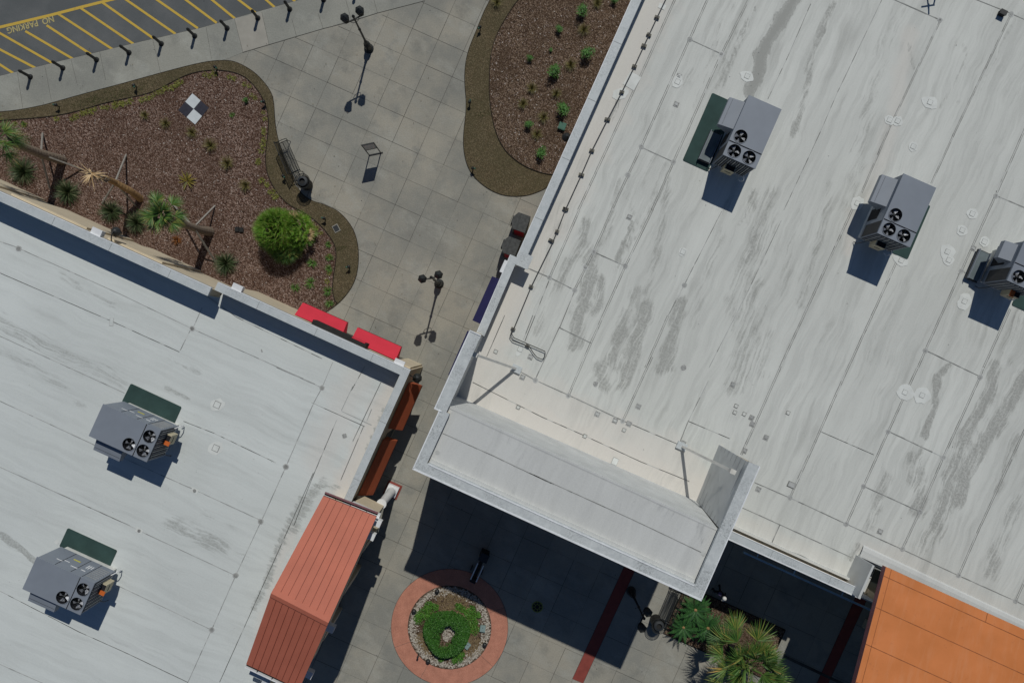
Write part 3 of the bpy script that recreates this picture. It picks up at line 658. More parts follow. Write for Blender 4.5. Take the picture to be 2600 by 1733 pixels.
seamsL += poly_seams([gl(0, 1, (-50, 840), (820, 1215), (1340, 1450)), gl(0, 3, (580, 1180), (960, 1350), (1400, 1560)), gl(0, 2, (1370, 790), (1600, 880), (2060, 1100)), gl(1, 2, (960, 380), (860, 560)), gl(1, 2, (750, 780), (560, 1230), (430, 1568)), gl(0, 3, (2340, 0), (2000, 760), (1640, 1560)), gl(1, 2, (950, 830), (780, 1230)), gl(1, 2, (560, 650), (960, 830)), gl(1, 2, (1080, 500), (870, 940)), gl(1, 1, (-600, 760), (0, 1190), (640, 1500)), gl(0, 3, (0, 880), (600, 1190)), gl(0, 3, (100, 0), (950, 385))], .028, M['seam_l'], 0, .15)
exL = []
def dot(c, r_, m_): return (c, -r_*2, -r_*2, 0, m_, .008)
for c in (g(0, 1, 1435, 1275), g(1, 2, 640, 542), g(1, 2, 370, 1130), g(0, 3, 1948, 362), g(0, 3, 1760, 765), g(0, 3, 1580, 1170), g(0, 1, 140, 680)):
    exL += [(c, -.30, -.30, 0, M['seam_l'], .007), (c, -.20, -.20, 0, M['seam'], .009)]
for c in (g(0, 2, 1622, 668), g(0, 2, 1612, 992)): exL += [(c, -.75, -.62, .3, M['patch'], .007), (c, .34, .34, -A24, M['seam'], .009), (c, .28, .28, -A24, M['patch'], .022)]
for c in (g(0, 2, 1453, 1308), g(0, 3, 1040, 430)): exL += [(c, .36, .24, -A24, M['patch'], .007), (c, -.16, -.16, 0, M['seam'], .03)]
exL += [(g(1, 2, 808, 900), .22, .22, .3, M['patch_d'], .008), (g(1, 2, 190, 265), .06, .16, .3, M['patch_d'], .008), (g(0, 3, 425, 515), -.22, -.22, 0, M['patch'], .008), (g(0, 2, 833, 50), .20, .42, -.1, M['seam_l'], .006), (g(0, 2, 833, 48), .16, .38, -.1, M['roof_l'], .008)]
for _ in range(26): exL.append((( random.uniform(0, 800), random.uniform(900, 1700)), -.03, -.03, 0, M['patch_d'], .012))
pw(roof_grid('roof', rp, ZL, M['roof_l'], 0.2, strokesL, left, exL, None, seamsL))
# small white downspout heads on the bed side
for px, py, z in ((246, 588.5, ZLA-.1), (603, 730, ZLB-.1), (1014, 921, ZLB-.15)):
    p = P(px, py, z); b_ = MB(); b_.box((p.x, p.y, z-.15), (.46, .26, .30), M['white'], rz=-A24); b_.box((p.x, p.y, z+.02), (.52, .32, .05), M['white'], rz=-A24)
    pw(b_.obj('downspout_head', left))
def awning(pts, mat, parent, label, z_out=2.65, z_in=3.55):
    """pts px: outer-left, outer-right, inner-right, inner-left; a sloped canvas roof with valance and closed ends"""
    ol, orr = P(*pts[0], z_out), P(*pts[1], z_out); ir, il = P(*pts[2], z_in), P(*pts[3], z_in)
    b_ = MB(); dn = Vector((0, 0, -.05))
    b_.quad(ol, orr, ir, il, mat); b_.quad(il+dn, ir+dn, orr+dn, ol+dn, mat)
    v = Vector((0, 0, -.28)); b_.quad(ol+v, orr+v, orr, ol, mat)
    for o_, i_ in ((ol, il), (orr, ir)):
        b_.add([o_, i_, Vector((i_.x, i_.y, z_out)), o_+v, ], [(0, 1, 2, 3)], mat)
    o = pw(b_.obj('awning', parent)); o["label"] = label
    fr = MB()
    for t in (0.02, .33, .66, .98): fr.tube([ol.lerp(orr, t)+dn, il.lerp(ir, t)+dn], .015, M['black'], 6)
    fr.tube([ol+v, orr+v], .015, M['black'], 6)
    f = fr.obj('awning_frame', o); f.matrix_parent_inverse = o.matrix_parent_inverse if False else Matrix.Identity(4)
    return o
M_id = Matrix.Identity(4)
awning([(769, 768), (881.5, 818), (868.6, 850), (748, 798.5)], M['red_aw'], left, 'red canvas awning nearest the planting bed')
awning([(907.7, 831), (1019, 880.4), (1004, 914), (891, 863)], M['red_aw'], left, 'red canvas awning nearest the building corner')
def wallpt(px, py, z, n_, off): p = P(px, py, z); return p
# rust awnings on the alley side
for (a, c, lab) in (((1071, 979), (1021.6, 1092), 'rust canvas awning near the building corner'), ((1008, 1118.6), (946.8, 1256), 'rust canvas awning beside the portico')):
    o0, o1 = P(*a, 2.6), P(*c, 2.6)
    def proj(p):      # foot on the alley wall
        t = (p-LB1).dot(dE); q = LB1+dE*t; return Vector((q.x, q.y, 3.8))
    i0, i1 = proj(o0), proj(o1)
    def pxof(v_): k = F/(H-v_.z); return (CX+v_.x*k, CY-v_.y*k)
    awning([pxof(o0), pxof(o1), pxof(i1), pxof(i0)], M['rust_aw'], left, lab, 2.6, 3.8)
# black sign fascia with a red return between the two red awnings
s0, s1 = P(790, 822, 4.6), P(926, 884, 4.6)
b_ = MB(); b_.strip(s0, s1, .24, 3.9, 4.6, M['black_m'], side=1); pw(b_.obj('sign_board', left))
b_ = MB(); b_.strip(P(893, 857, 4.62), P(926, 872, 4.62), .05, 4.1, 4.62, M['red_aw'], side=1); o = pw(b_.obj('sign_board', left)); o["label"] = 'red return strip of the sign'
# shop windows on the alley side
for t0, t1 in ((.06, .19), (.21, .40)):
    a = LB1.lerp(LE1, t0)+inE*.04; c = LB1.lerp(LE1, t1)+inE*.04; b_ = MB(); b_.strip(a, c, .06, .4, 2.7, M['dark'], side=-1); pw(b_.obj('shop_window', left))
for t0, t1 in ((.46, .68), (.72, .95)):
    a = LB0.lerp(LB1, t0)+inB*.04; c = LB0.lerp(LB1, t1)+inB*.04; b_ = MB(); b_.strip(a, c, .06, .3, 2.6, M['dark'], side=-1); pw(b_.obj('shop_window', left))

# ------------------------------------------------------------------ red gable portico
port = thing('entrance_portico', 'gabled portico with red standing seam metal roof at the alley side', 'portico', P(760, 1520))
NL, NR = P(821, 1258, 6.0), P(956, 1310.5, 6.0); RL, RR = P(689, 1504, 7.9), P(834.6, 1579, 7.9); SL, SR = P(625, 1685, 6.25), P(759.6, 1748.4, 6.25)
def slope(name, a, c, d, e, nseam, lab):
    """a-c eave, e-d ridge"""
    b_ = MB(); dn = Vector((0, 0, -.12)); b_.quad(a, c, d, e, M['red_roof']); b_.quad(e+dn, d+dn, c+dn, a+dn, M['red_roof'])
    for x, y in ((a, c), (c, d), (e, a)): b_.quad(x+dn, y+dn, y, x, M['mauve'])
    for k in range(1, nseam):
        t = k/nseam; b_.beam(a.lerp(c, t)+Vector((0, 0, .015)), e.lerp(d, t)+Vector((0, 0, .015)), .018, .03, M['red_seam'])
    o = pw(b_.obj(name, port)); o["label"] = lab; return o
slope('roof', NL, NR, RR, RL, 8, 'sunlit north slope of the red metal roof'); slope('roof', SR, SL, RL, RR, 9, 'dim south slope of the red metal roof')
b_ = MB(); dR = (RR-RL).normalized(); nr = Vector((-dR.y, dR.x, 0))
for sg in (1, -1):
    tgt = (NL-RL) if sg == 1 else (SL-RL); tgt = tgt.normalized()
    b_.quad(RL+Vector((0, 0, .05)), RR+Vector((0, 0, .05)), RR+tgt*.22+Vector((0, 0, .05)), RL+tgt*.22+Vector((0, 0, .05)), M['red_roof'])
pw(b_.obj('ridge_cap', port))
def gutter(a, c, out, mat):
    b_ = MB(); a2 = a+out*.16+Vector((0, 0, -.06)); c2 = c+out*.16+Vector((0, 0, -.06)); a1 = a+out*.02+Vector((0, 0, -.14)); c1 = c+out*.02+Vector((0, 0, -.14))
    b_.beam(a2, c2, .05, .14, mat); b_.quad(a1, c1, c2+Vector((0, 0, -.07)), a2+Vector((0, 0, -.07)), M['black_m'])
    for t in (.22, .5, .8): b_.beam(a.lerp(c, t)+out*.0+Vector((0, 0, -.02)), a2.lerp(c2, t)+Vector((0, 0, .06)), .03, .02, M['black'])
    return pw(b_.obj('gutter', port))
gutter(NL, NR+dR*.0, -E2, M['mauve']); gutter(SL, SR, E2, M['white'])
# walls below the roof
cN = (NL+NR+SL+SR)/4
fw = [NL+E2*.35+E1*.25, NR+E2*.30-E1*.12, SR-E2*.35-E1*.15, SL-E2*.35+E1*.25]
b_ = MB(); b_.prism([Vector((p.x, p.y, 0)) for p in fw], 3.3, 5.85, M['beige'])
for tri in ((NL, RL, SL, .25), (NR, RR, SR, -.14)):
    a, r_, c, off = tri; o_ = E1*off; b_.add([Vector((a.x, a.y, 5.85))+o_+E2*.3, Vector((c.x, c.y, 5.85))+o_-E2*.3, Vector((r_.x, r_.y, 7.6))+o_], [(0, 1, 2), (2, 1, 0)], M['beige'])
pw(b_.obj('wall', port))
# front bay with its own cornice and round column
t0, t1, t2, t3 = P(899, 1275, 5.0), P(959, 1303.7, 5.0), P(945, 1335, 5.0), P(885, 1306, 5.0)
b_ = MB(); b_.prism([t0, t1, t2, t3], 3.3, 4.95, M['beige']); pw(b_.obj('wall', port))
b_ = MB(); b_.strip(P(893, 1273, 5.1), P(966, 1306, 5.1), .26, 4.85, 5.1, M['white'], side=-1)
pw(b_.obj('cornice', port))
for k, (px, py) in enumerate(((957, 1326), (941, 1360), (838, 1594), (783, 1710))):
    b_ = MB(); p = P(px, py, 5.3); b_.box((p.x, p.y, 5.2), (.42, .34, .34), M['white'], rz=-A24); pw(b_.obj('eave_bracket', port))
cp = P(997, 1243)
b_ = MB(); b_.lathe([(.27, .28), (.27, .40), (.235, .44), (.225, 1.9), (.20, 3.2), (.26, 3.26), (.26, 3.34)], M['white'], 24, c=(cp.x, cp.y, 0)); b_.box((cp.x, cp.y, .17), (.62, .62, .26), M['white'], rz=-A24); 
pw(b_.obj('column', port, smooth=False))
b_ = MB(); b_.box((cp.x, cp.y, .025), (.84, .84, .05), M['brick_band'], rz=-A24); pw(b_.obj('column_base', port))
for k in (2.4, 4.8, 7.4): b_ = MB(); pe = cp+E2*k; b_.box((pe.x-.1, pe.y, 1.7), (.5, .5, 3.3), M['beige'], rz=-A24); pw(b_.obj('pier', port))
b_ = MB(); b_.box((P(668, 1700, 4.9).x, P(668, 1700, 4.9).y, 4.75), (1.0, .5, 1.1), M['siding'], rz=-A24); pw(b_.obj('wall', port))

# ------------------------------------------------------------------ right building
ZR, ZP, ZT = 4.9, 5.9, 9.6
right = thing('retail_building', 'large building on the right with streaked white membrane roof and raised tower', 'building', P(1800, 600))
W0, W1 = P(1603+.4465*300, -300, ZP), P(1312.5, 650.5, ZP)
V0, V1 = P(1296, 646, ZP), P(1210, 845, ZP)
inW = inward(W0, W1, 1)
if inW.x < 0: inW = -inW
dW = (W1-W0).normalized()
b_ = MB(); b_.strip(W0+inW*.06, W1+inW*.06, .30, 0, ZP-.1, M['beige'], side=1); b_.strip(V0+inW*.06, V1+inW*.06, .30, 0, ZP-.1, M['beige'], side=1)
T_SW, T_SE, T_NE = P(1050.6, 1189, ZT), P(1779, 1521, ZT), P(1927.6, 1182.5, ZT)
T_W1 = P(1118.5, 1039.7, ZT); T_Wa, T_Wb = P(1104, 1038, ZT), P(1195, 838, ZT)
n1 = (T_SE-T_SW).normalized()
b_.prism([T_SW+E1*.12-E2*.12, T_SE-E1*.12-E2*.12, T_SE-E1*.12-E2*.42, T_SW+E1*.12-E2*.42], 0, ZT-.15, M['beige'])
b_.strip(T_SW+E1*.12, T_W1+E1*.12, .3, 0, ZT-.15, M['beige'], side=-1)
b_.strip(T_Wa+E1*.10, T_Wb+E1*.10, .25, 0, ZT-.15, M['beige'], side=-1)
b_.strip(T_SE-E1*.10, T_NE-E1*.10, .12, ZR-.05, ZT-.15, M['beige'], side=1)
b_.strip(T_SE-E1*.15, T_SE-E1*.15-E2*2.8, .3, 0, ZR, M['beige'], side=1)
S0, S1 = P(1845.9, 1366.6, ZP), P(2184, 1518.6, ZP); S2 = P(2640, 1725, ZP)
b_.strip(S0-E1*.5-E2*.06, S1-E2*.06-E1*.1, .3, 0, ZP-.1, M['beige'], side=1)
b_.strip(S1-E2*.06+E1*1.3, S2-E2*.06, .3, 0, ZP-.1, M['beige'], side=1)
pw(b_.obj('wall', right))
# parapet copings of the main roof
b_ = MB()
b_.strip(W0, W1, .44, ZP-.1, ZP, M['coping'], side=1); cop_joints(b_, W0, W1-dW*.6, .44, ZP, 1); b_.strip(W0+inW*.42, W1+inW*.42, .02, ZR, ZP-.08, M['coping'], side=1)
b_.strip(V0, V1, .40, ZP-.1, ZP-.004, M['coping_g'], side=1); b_.strip(W1-dW*.30, W1+dW*.38, .72, ZP-.1, ZP+.004, M['coping_g'], side=1)
b_.strip(W0-inW*.015, W1-inW*.015, .03, ZP-.14, ZP+.012, M['coping_w'], side=1); b_.strip(V0-inW*.015, V1-inW*.015, .03, ZP-.14, ZP+.010, M['coping_w'], side=1)
p_ = P(1281, 678, ZP-.4); b_.box((p_.x, p_.y, ZP-.35), (.25, .62, .3), M['coping_w'], rz=-A24)
pw(b_.obj('parapet', right)); b_ = MB()
dS = (S1-S0).normalized(); inS = inward(S0, S1, 1)
b_.strip(S0-dS*.3, S1, .42, ZP-.12, ZP, M['coping'], side=1); cop_joints(b_, S0, S1, .42, ZP, 1); b_.strip(S0-dS*.3-inS*.02, S1-inS*.02, .05, ZP-.2, ZP+.014, M['coping_w'], side=1); b_.strip(S0-dS*.3+inS*.40, S1+inS*.40, .03, ZP-.1, ZP+.02, M['coping_w'], side=1)
b_.strip(S0-dS*.3+inS*.50, S1+inS*.50, .10, ZR, ZR+.35, M['roof_t'], side=1)
pw(b_.obj('parapet', right))
# roof
bk0, bk1 = P(1158, 1003, ZR), P(1768, 1271, ZR); nw = P(1825.6, 1128, ZR)
inN = P(1226.4, 854.9, ZR)
nt0, nt1, nt2 = G(3, 3, 1115, 740, ZR), G(3, 3, 1290, 830, ZR), G(3, 3, 1400, 860, ZR)
rpoly = [W0+inW*.3, W1+inW*.3+dW*.1, V0+inW*.28+dW*.2, V1+inW*.3, P(1170, 985, ZR), bk0+E2*.2, bk1+E2*.2, P(1850, 1372, ZR), S1+inS*.3-dS*.6, S1+inS*.3-dS*.6, P(2680, 1690, ZR), P(2900, 1500, ZR), P(2900, -300, ZR)]
rpoly = [W0+inW*.3, W1+inW*.3, V0+inW*.28+dW*.35, V1+inW*.3, P(1150, 1005, ZR), bk0+E2*.3, bk1+E2*.3, S0-dS*.4+inS*.3, S1+inS*.3-dS*.35, S1+inS*1.75-dS*.35, S1+inS*1.75+dS*1.2, S1+inS*.3+dS*1.2, S2+inS*.3, P(2900, 1500, ZR), P(2900, -300, ZR)]
strokesR = [(gl(3, 0, (660, -60), (630, 0), (540, 160), (440, 300), (385, 430), (360, 560), (300, 700)), .62, 2.2), (gl(3, 0, (300, 560), (280, 720)), .3, 1.0),
 (gl(2, 1, (1190, 480), (1130, 650), (1080, 760)), .38, .95), (gl(2, 1, (900, 730), (880, 900), (830, 1050), (800, 1200), (760, 1400)), 1.1, .8), (gl(2, 1, (960, 900), (940, 1100), (880, 1150)), .8, .7),
 (gl(2, 1, (1460, 160), (1440, 200), (1400, 600), (1330, 900), (1300, 1000)), .7, .6), (gl(2, 1, (840, 480), (820, 650), (700, 800), (650, 950)), .8, .65), (gl(2, 1, (1550, 1080), (1500, 1300), (1450, 1568)), .9, .85),
 (gl(2, 2, (1140, -20), (1050, 300), (960, 400), (980, 520)), .9, .75), (gl(2, 2, (1290, -60), (1200, 300), (1130, 500)), 1.1, .8), (gl(2, 2, (1540, -20), (1480, 200), (1400, 400)), .9, .85), (gl(2, 1, (1230, 1000), (1120, 1250), (1050, 1568)), .9, .6),
 (gl(2, 2, (2100, 50), (2050, 300), (1980, 500)), 2.3, .55), (gl(2, 2, (2200, 120), (2150, 420)), 1.2, .5), (gl(3, 0, (930, 30), (850, 200), (760, 420), (740, 600), (700, 800), (620, 1000)), .55, .75), (gl(3, 0, (1420, 60), (1250, 500), (1170, 900), (1080, 1300), (1050, 1568)), 1.2, .45),
 (gl(3, 0, (1490, 330), (1530, 520)), .3, .6), (gl(3, 1, (460, 280), (400, 650), (320, 900), (280, 1200), (230, 1568)), 1.5, .55), (gl(3, 1, (650, 400), (560, 900), (520, 1100)), .8, .45), (gl(3, 1, (900, 200), (870, 450), (750, 850), (680, 1100)), .7, .55),
 (gl(3, 2, (1800, 370), (1710, 450), (1680, 700), (1610, 900)), .5, .95), (gl(3, 2, (1540, 1050), (1580, 1300), (1560, 1450)), 1.4, .65), (gl(3, 2, (1350, 200), (1280, 560)), 1.0, .4), (gl(3, 2, (2130, 370), (2100, 600), (1900, 900), (1800, 1200), (1700, 1568)), 1.0, .8),
 (gl(3, 2, (2400, 380), (2200, 750), (1950, 1100), (1850, 1400)), 1.1, .85), (gl(3, 2, (2300, 900), (2150, 1300)), .7, .6), (gl(3, 3, (1320, 20), (1200, 420)), .9, .6), (gl(3, 3, (1900, -30), (1720, 400), (1600, 560)), 1.6, .6), (gl(3, 3, (2300, 200), (2150, 600), (2100, 750)), 1.2, .6),
 (gl(2, 0, (1640, 540), (1480, 900), (1300, 1300), (1150, 1568)), .7, .45), (gl(2, 0, (1300, 750), (1150, 1100), (900, 1568)), .6, .35), (gl(2, 0, (1860, 150), (1760, 500), (1650, 800)), .35, .5), (gl(2, 0, (2110, 60), (1950, 420), (1860, 640)), .35, .7),
 (gl(3, 0, (1900, 300), (1920, 420), (1800, 700), (1720, 800)), .35, .5), (gl(3, 0, (2330, 80), (2000, 700), (1780, 790)), .14, .5), (gl(3, 3, (1120, 530), (1050, 640)), .4, .8), (gl(2, 1, (2100, 250), (2040, 450), (2000, 500)), .4, .7), (gl(2, 1, (2100, 600), (2060, 780)), .5, .7), (gl(2, 1, (1180, 100), (1150, 300), (1200, 440)), .5, .5), (gl(2, 0, (1100, 750), (1010, 900)), .5, .7)]
strokesR += [(gl(2, 1, (1900, 330), (1830, 640), (1700, 1000), (1640, 1250)), .9, .45), (gl(2, 1, (2150, 380), (2090, 620), (2000, 900), (1930, 1150)), 1.2, .55), (gl(2, 1, (1100, 200), (1010, 560), (880, 700)), .8, .55), (gl(2, 1, (1380, 250), (1220, 560), (1060, 850)), .5, .55), (gl(2, 1, (640, 500), (520, 820), (470, 1000)), .8, .45), (gl(2, 1, (620, 930), (560, 1080), (480, 1300)), .8, .5),
 (gl(3, 2, (900, 100), (760, 420), (620, 650)), 1.4, .35), (gl(3, 2, (1180, 420), (1060, 700), (980, 900)), 1.6, .3), (gl(3, 2, (950, 1050), (900, 1300), (850, 1400)), 1.4, .3), (gl(3, 1, (1450, 900), (1330, 1200), (1200, 1500)), 1.0, .4), (gl(3, 1, (2330, 1150), (2200, 1500)), 1.2, .5), (gl(2, 0, (1950, 60), (1800, 420), (1690, 700)), .8, .35), (gl(2, 0, (1450, 1250), (1380, 1450), (1340, 1568)), .9, .5), (gl(3, 0, (2200, 150), (2000, 620), (1850, 1000)), 1.6, .3), (gl(3, 0, (2340, 500), (2200, 900), (2050, 1300)), 1.4, .3), (gl(3, 0, (200, 250), (120, 420), (60, 650)), .5, .6)]
# warmer, cleaner membrane near the western and southern upstands
wp = [(gl(2, 0, (1380, -60), (900, 960), (560, 1700)), 2.4, -.75), (gl(2, 1, (560, 400), (280, 1000), (60, 1500)), 2.2, -.9), (gl(2, 2, (0, 620), (500, 830), (1000, 1060), (1650, 1340)), 3.4, -1.0), (gl(2, 2, (100, 400), (900, 800), (1550, 1080)), 2.0, -.7), (gl(3, 0, (1500, 250), (1350, 1000), (1180, 1500)), .9, -.5), (gl(3, 1, (1080, 420), (1040, 700)), .7, -.7), (gl(3, 3, (200, 350), (1000, 720)), 1.0, -.4), (gl(3, 3, (1150, 560), (1450, 640), (2300, 1080)), .9, -.4)]
SM = M['seam']
seamsR = poly_seams([gl(2, 0, (1540, -70), (1240, 600), (790, 1568)), gl(2, 1, (795, 395), (575, 895)), gl(2, 0, (1780, -60), (1620, 295), (1260, 1095), (1040, 1568)), gl(2, 1, (1040, 395), (905, 700), (760, 990)), gl(2, 0, (2090, -60), (1855, 410), (1500, 1210), (1340, 1568)), gl(2, 1, (1345, 385), (1140, 810), (880, 1390)), gl(2, 2, (880, 215), (715, 600)), gl(2, 1, (1460, 1180), (1290, 1568)), gl(2, 2, (1340, 310), (1120, 790)),
  gl(3, 1, (1110, 300), (850, 870), (530, 1568)), gl(3, 2, (530, 395), (350, 800), (240, 1040)), gl(3, 1, (1400, 780), (1040, 1568)), gl(3, 2, (1040, 390), (940, 610), (790, 950), (605, 1360)), gl(3, 0, (2400, 870), (2150, 1440)), gl(3, 1, (2140, 285), (1885, 845), (1620, 1430), (1560, 1568)), gl(3, 2, (1555, 395), (1340, 865), (1155, 1275), (1025, 1560)), gl(3, 1, (2250, 1130), (2050, 1568)), gl(3, 2, (2045, 400), (2025, 460), (1750, 1060), (1575, 1465), (1445, 1740)), gl(3, 2, (2420, 720), (2030, 1568)), gl(3, 3, (2028, 392), (1865, 765)), gl(3, 3, (2420, 670), (2290, 955))], .030, SM, 2.0, .06)
seamsR += poly_seams([gl(3, 0, (1725, 160), (1450, 740), (1350, 950), (1140, 1440)), gl(3, 0, (2250, 120), (1830, 1000), (1660, 1370))], .032, SM, 1.6, .2)
seamsR += poly_seams([gl(3, 0, (1310, -40), (1090, 420), (960, 690), (830, 990), (700, 1270), (560, 1568)), gl(2, 1, (1860, 400), (1580, 950), (1460, 1180)), gl(3, 1, (540, 470), (290, 1000), (0, 1568)), gl(2, 2, (1760, 490), (1610, 790)), gl(3, 0, (760, 30), (600, 400), (440, 740))], .035, SM, 0, .5)
seamsR += poly_seams([gl(2, 0, (1620, 295), (1860, 405)), gl(2, 0, (1260, 1100), (1500, 1210)), gl(2, 1, (905, 705), (1140, 810)), gl(2, 1, (400, 820), (575, 895), (765, 990)), gl(2, 1, (650, 1270), (885, 1385)), gl(2, 2, (650, 85), (465, 485)), gl(3, 0, (1250, -60), (1725, 150)), gl(3, 0, (1950, -20), (2250, 100), (2420, 175)), gl(3, 1, (2145, 285), (2420, 400)), gl(3, 1, (1885, 845), (2010, 910)), gl(3, 2, (1615, 260), (2030, 460)), gl(3, 2, (1340, 865), (1750, 1060)), gl(3, 2, (1155, 1275), (1575, 1465)), gl(2, 2, (1610, 790), (1540, 965))], .045, SM, 0, .04)
seamsR += poly_seams([gl(2, 2, (40, 300), (320, 400), (470, 485), (715, 595), (1120, 785)), gl(3, 3, (1150, 670), (1310, 740)), gl(3, 3, (250, 260), (530, 385), (1150, 670)), gl(3, 3, (340, 70), (605, 185), (1025, 380), (1445, 570), (1865, 765), (2290, 955), (2420, 1015)), gl(3, 3, (530, 385), (470, 520)), gl(3, 3, (1145, 680), (1110, 740))], .042, SM, 0, .08)
seamsR += poly_seams([gl(2, 2, (1120, 785), (1540, 965)), gl(2, 2, (0, 500), (520, 760), (840, 900), (1250, 1090), (1620, 1240)), gl(2, 1, (570, 920), (390, 1370)), gl(2, 2, (240, 0), (105, 310)), gl(2, 2, (450, 0), (380, 180)), gl(2, 2, (1610, 790), (1920, 920)), gl(3, 3, (160, 405), (700, 620), (1010, 780)), gl(2, 1, (760, 1000), (650, 1270)), gl(3, 2, (840, 870), (1230, 1040))], .030, M['seam_l'], 0, .15)
exR = []
for c in (g(2, 0, 1622, 295), g(2, 0, 1857, 405), g(2, 0, 1260, 1097), g(2, 0, 1500, 1210), g(2, 1, 905, 703), g(2, 1, 1140, 810), g(2, 1, 575, 895), g(2, 1, 763, 990), g(2, 1, 1583, 952), g(2, 2, 470, 485), g(2, 2, 715, 598), g(2, 2, 1120, 788), g(3, 0, 2258, 108), g(3, 0, 1725, 150), g(3, 1, 2143, 285), g(3, 1, 1885, 845), g(3, 1, 1617, 1438), g(3, 2, 2025, 462), g(3, 2, 1340, 867), g(3, 2, 1750, 1060), g(3, 2, 1155, 1275), g(3, 2, 1575, 1465), g(3, 2, 605, 1360), g(3, 2, 1025, 1558), g(3, 3, 1445, 567), g(3, 3, 1865, 765), g(3, 3, 2290, 955), g(2, 0, 1158, 1305), g(2, 1, 843, 820)):
    exR += [(c, -.26, -.26, 0, M['seam_l'], .0075), (c, -.16, -.16, 0, M['patch_d'], .009)]
def pad(c, s_=.26): return [(c, s_, s_, -A24, M['patch_d'], .008), (c, s_*.55, s_*.4, -A24, M['seam_l'], .03)]
def white_pad(c, a, b2, s_=.22): return [(c, -a, -b2, -A24, M['patch'], .008), (c, s_*1.15, s_*1.15, -A24, M['seam'], .010), (c, s_, s_, -A24, M['patch'], .022)]
for c in (g(2, 0, 1540, 570), g(2, 0, 1520, 780), g(2, 1, 1170, 445), g(2, 2, 930, 738), g(2, 2, 1063, 787), g(2, 2, 1167, 810), g(2, 2, 1237, 680), g(2, 2, 2083, 765), g(2, 2, 2088, 813), g(2, 2, 2190, 913), g(3, 2, 178, 518), g(3, 3, 368, 122), g(3, 3, 1277, 437), g(2, 2, 2030, 1010), g(2, 2, 372, 463), g(2, 1, 432, 1488), g(3, 1, 1973, 677), g(2, 2, 1572, 955)): exR += pad(c)
for c in (g(2, 2, 1967, 677), g(2, 2, 1957, 725), g(2, 2, 2027, 737), g(3, 1, 1945, 845), g(3, 1, 2075, 765), g(3, 2, 590, 728), g(2, 2, 838, 902), g(2, 2, 340, 687), g(2, 2, 1130, 857), g(2, 1, 172, 1448)): exR += [(c, .2, .2, -A24, M['seam'], .008), (c, .14, .14, -A24, M['roof_r'], .03)]
for c, a, b2 in ((g(3, 0, 1650, 765), .85, .6), (g(3, 0, 1348, 897), .5, .48), (g(3, 0, 1408, 905), .5, .5), (g(3, 0, 1525, 1095), .5, .5), (g(3, 0, 285, 570), .7, .5), (g(2, 1, 1570, 705), .4, .45), (g(3, 1, 1107, 343), .6, .75), (g(3, 1, 1780, 703), .8, .75), (g(3, 1, 1965, 420), .55, .55), (g(3, 1, 1890, 543), .55, .55), (g(3, 1, 1790, 765), .55, .55), (g(3, 1, 1907, 1073), .65, .9), (g(3, 1, 1435, 768), .8, .55), (g(3, 2, 1462, 575), .85, .75), (g(3, 2, 1590, 597), .85, .85), (g(2, 0, 1530, 612), .5, .7), (g(2, 1, 355, 1430), .3, .75), (g(3, 1, 2055, 628), .5, .5), (g(3, 1, 2050, 870), .9, .7)): exR += white_pad(c, a, b2)
exR += [(g(2, 0, 1190, 605), .62, .75, -A24-.1, M['patch'], .008), (g(2, 0, 1415, 50), .35, .25, -.4, M['patch'], .008), (g(2, 0, 1105, 700), -.9, -.6, .4, M['patch'], .0065), (g(2, 2, 1063, 1090), .3, .36, -A24, M['seam'], .008), (g(2, 2, 1063, 1090), .27, .33, -A24, M['patch'], .03), (g(3, 2, 615, 1265), .4, .3, -A24, M['seam'], .008), (g(3, 2, 615, 1265), .32, .22, -A24, M['seam_l'], .04)]
for (cx_, cy_) in ((1575, 390), (917, 512)): exR.append((g(2, 2, cx_, cy_), -.26, -.26, 0, M['patch_d'], .01))
for _ in range(30): exR.append(((random.uniform(1500, 2550), random.uniform(100, 1400)), -.035, -.035, 0, M['patch_d'], .014))
pw(roof_grid('roof', rpoly, ZR, M['roof_r'], 0.16, strokesR+wp, right, exR, None, seamsR))
# white ridge hump along the orange roof
b_ = MB(); a, c = G(3, 3, 1140, 590, ZR+.12), G(3, 3, 2420, 1195, ZR+.12)
for k in range(6):
    t = -math.pi/2+math.pi*k/5; t2 = -math.pi/2+math.pi*(k+1)/5
    if k == 5: break
    o0 = E2*(math.sin(t)*.35); o1 = E2*(math.sin(t2)*.35); z0 = math.cos(t)*.12; z1 = math.cos(t2)*.12
    b_.quad(a+o0+Vector((0, 0, z0-.12)), c+o0+Vector((0, 0, z0-.12)), c+o1+Vector((0, 0, z1-.12)), a+o1+Vector((0, 0, z1-.12)), M['roof_t'])
pw(b_.obj('roof_cant', right))
# tower: coping, raised roof, sloped back wall, side wings, braces
b_ = MB(); zt = ZT
cw = .50
b_.prism([T_SW, T_SE, T_SE-E1*cw-E2*cw, T_SW+E1*cw-E2*cw], zt-.15, zt, M['coping_g'])
a = T_SW-E2*0; 
def ringseg(a, c, w_, side, z, m_=None): b_.strip(a, c, w_, z-.15, z, m_ or M['coping_g'], side=side)
dTW = (T_W1-T_SW).normalized(); ringseg(T_SW+dTW*.02, T_W1, .42, -1, zt-.004)
ringseg(T_Wa, T_Wb, .50, -1, zt)
dTE = (T_NE-T_SE).normalized(); ringseg(T_SE+dTE*.02, T_NE, .46, 1, zt-.004)
e_ = M['coping_w']
b_.strip(T_SW-E1*.05+E2*.05, T_SE+E1*.05+E2*.05, .07, zt-.28, zt+.02, e_, side=1)
b_.strip(T_SW-E1*.05, T_W1-E1*.05, .05, zt-.28, zt+.02, e_, side=-1); b_.strip(T_Wa-E1*.04, T_Wb-E1*.04, .05, zt-.28, zt+.02, e_, side=-1); b_.strip(T_SE+E1*.05, T_NE+E1*.05, .05, zt-.28, zt+.02, e_, side=1)
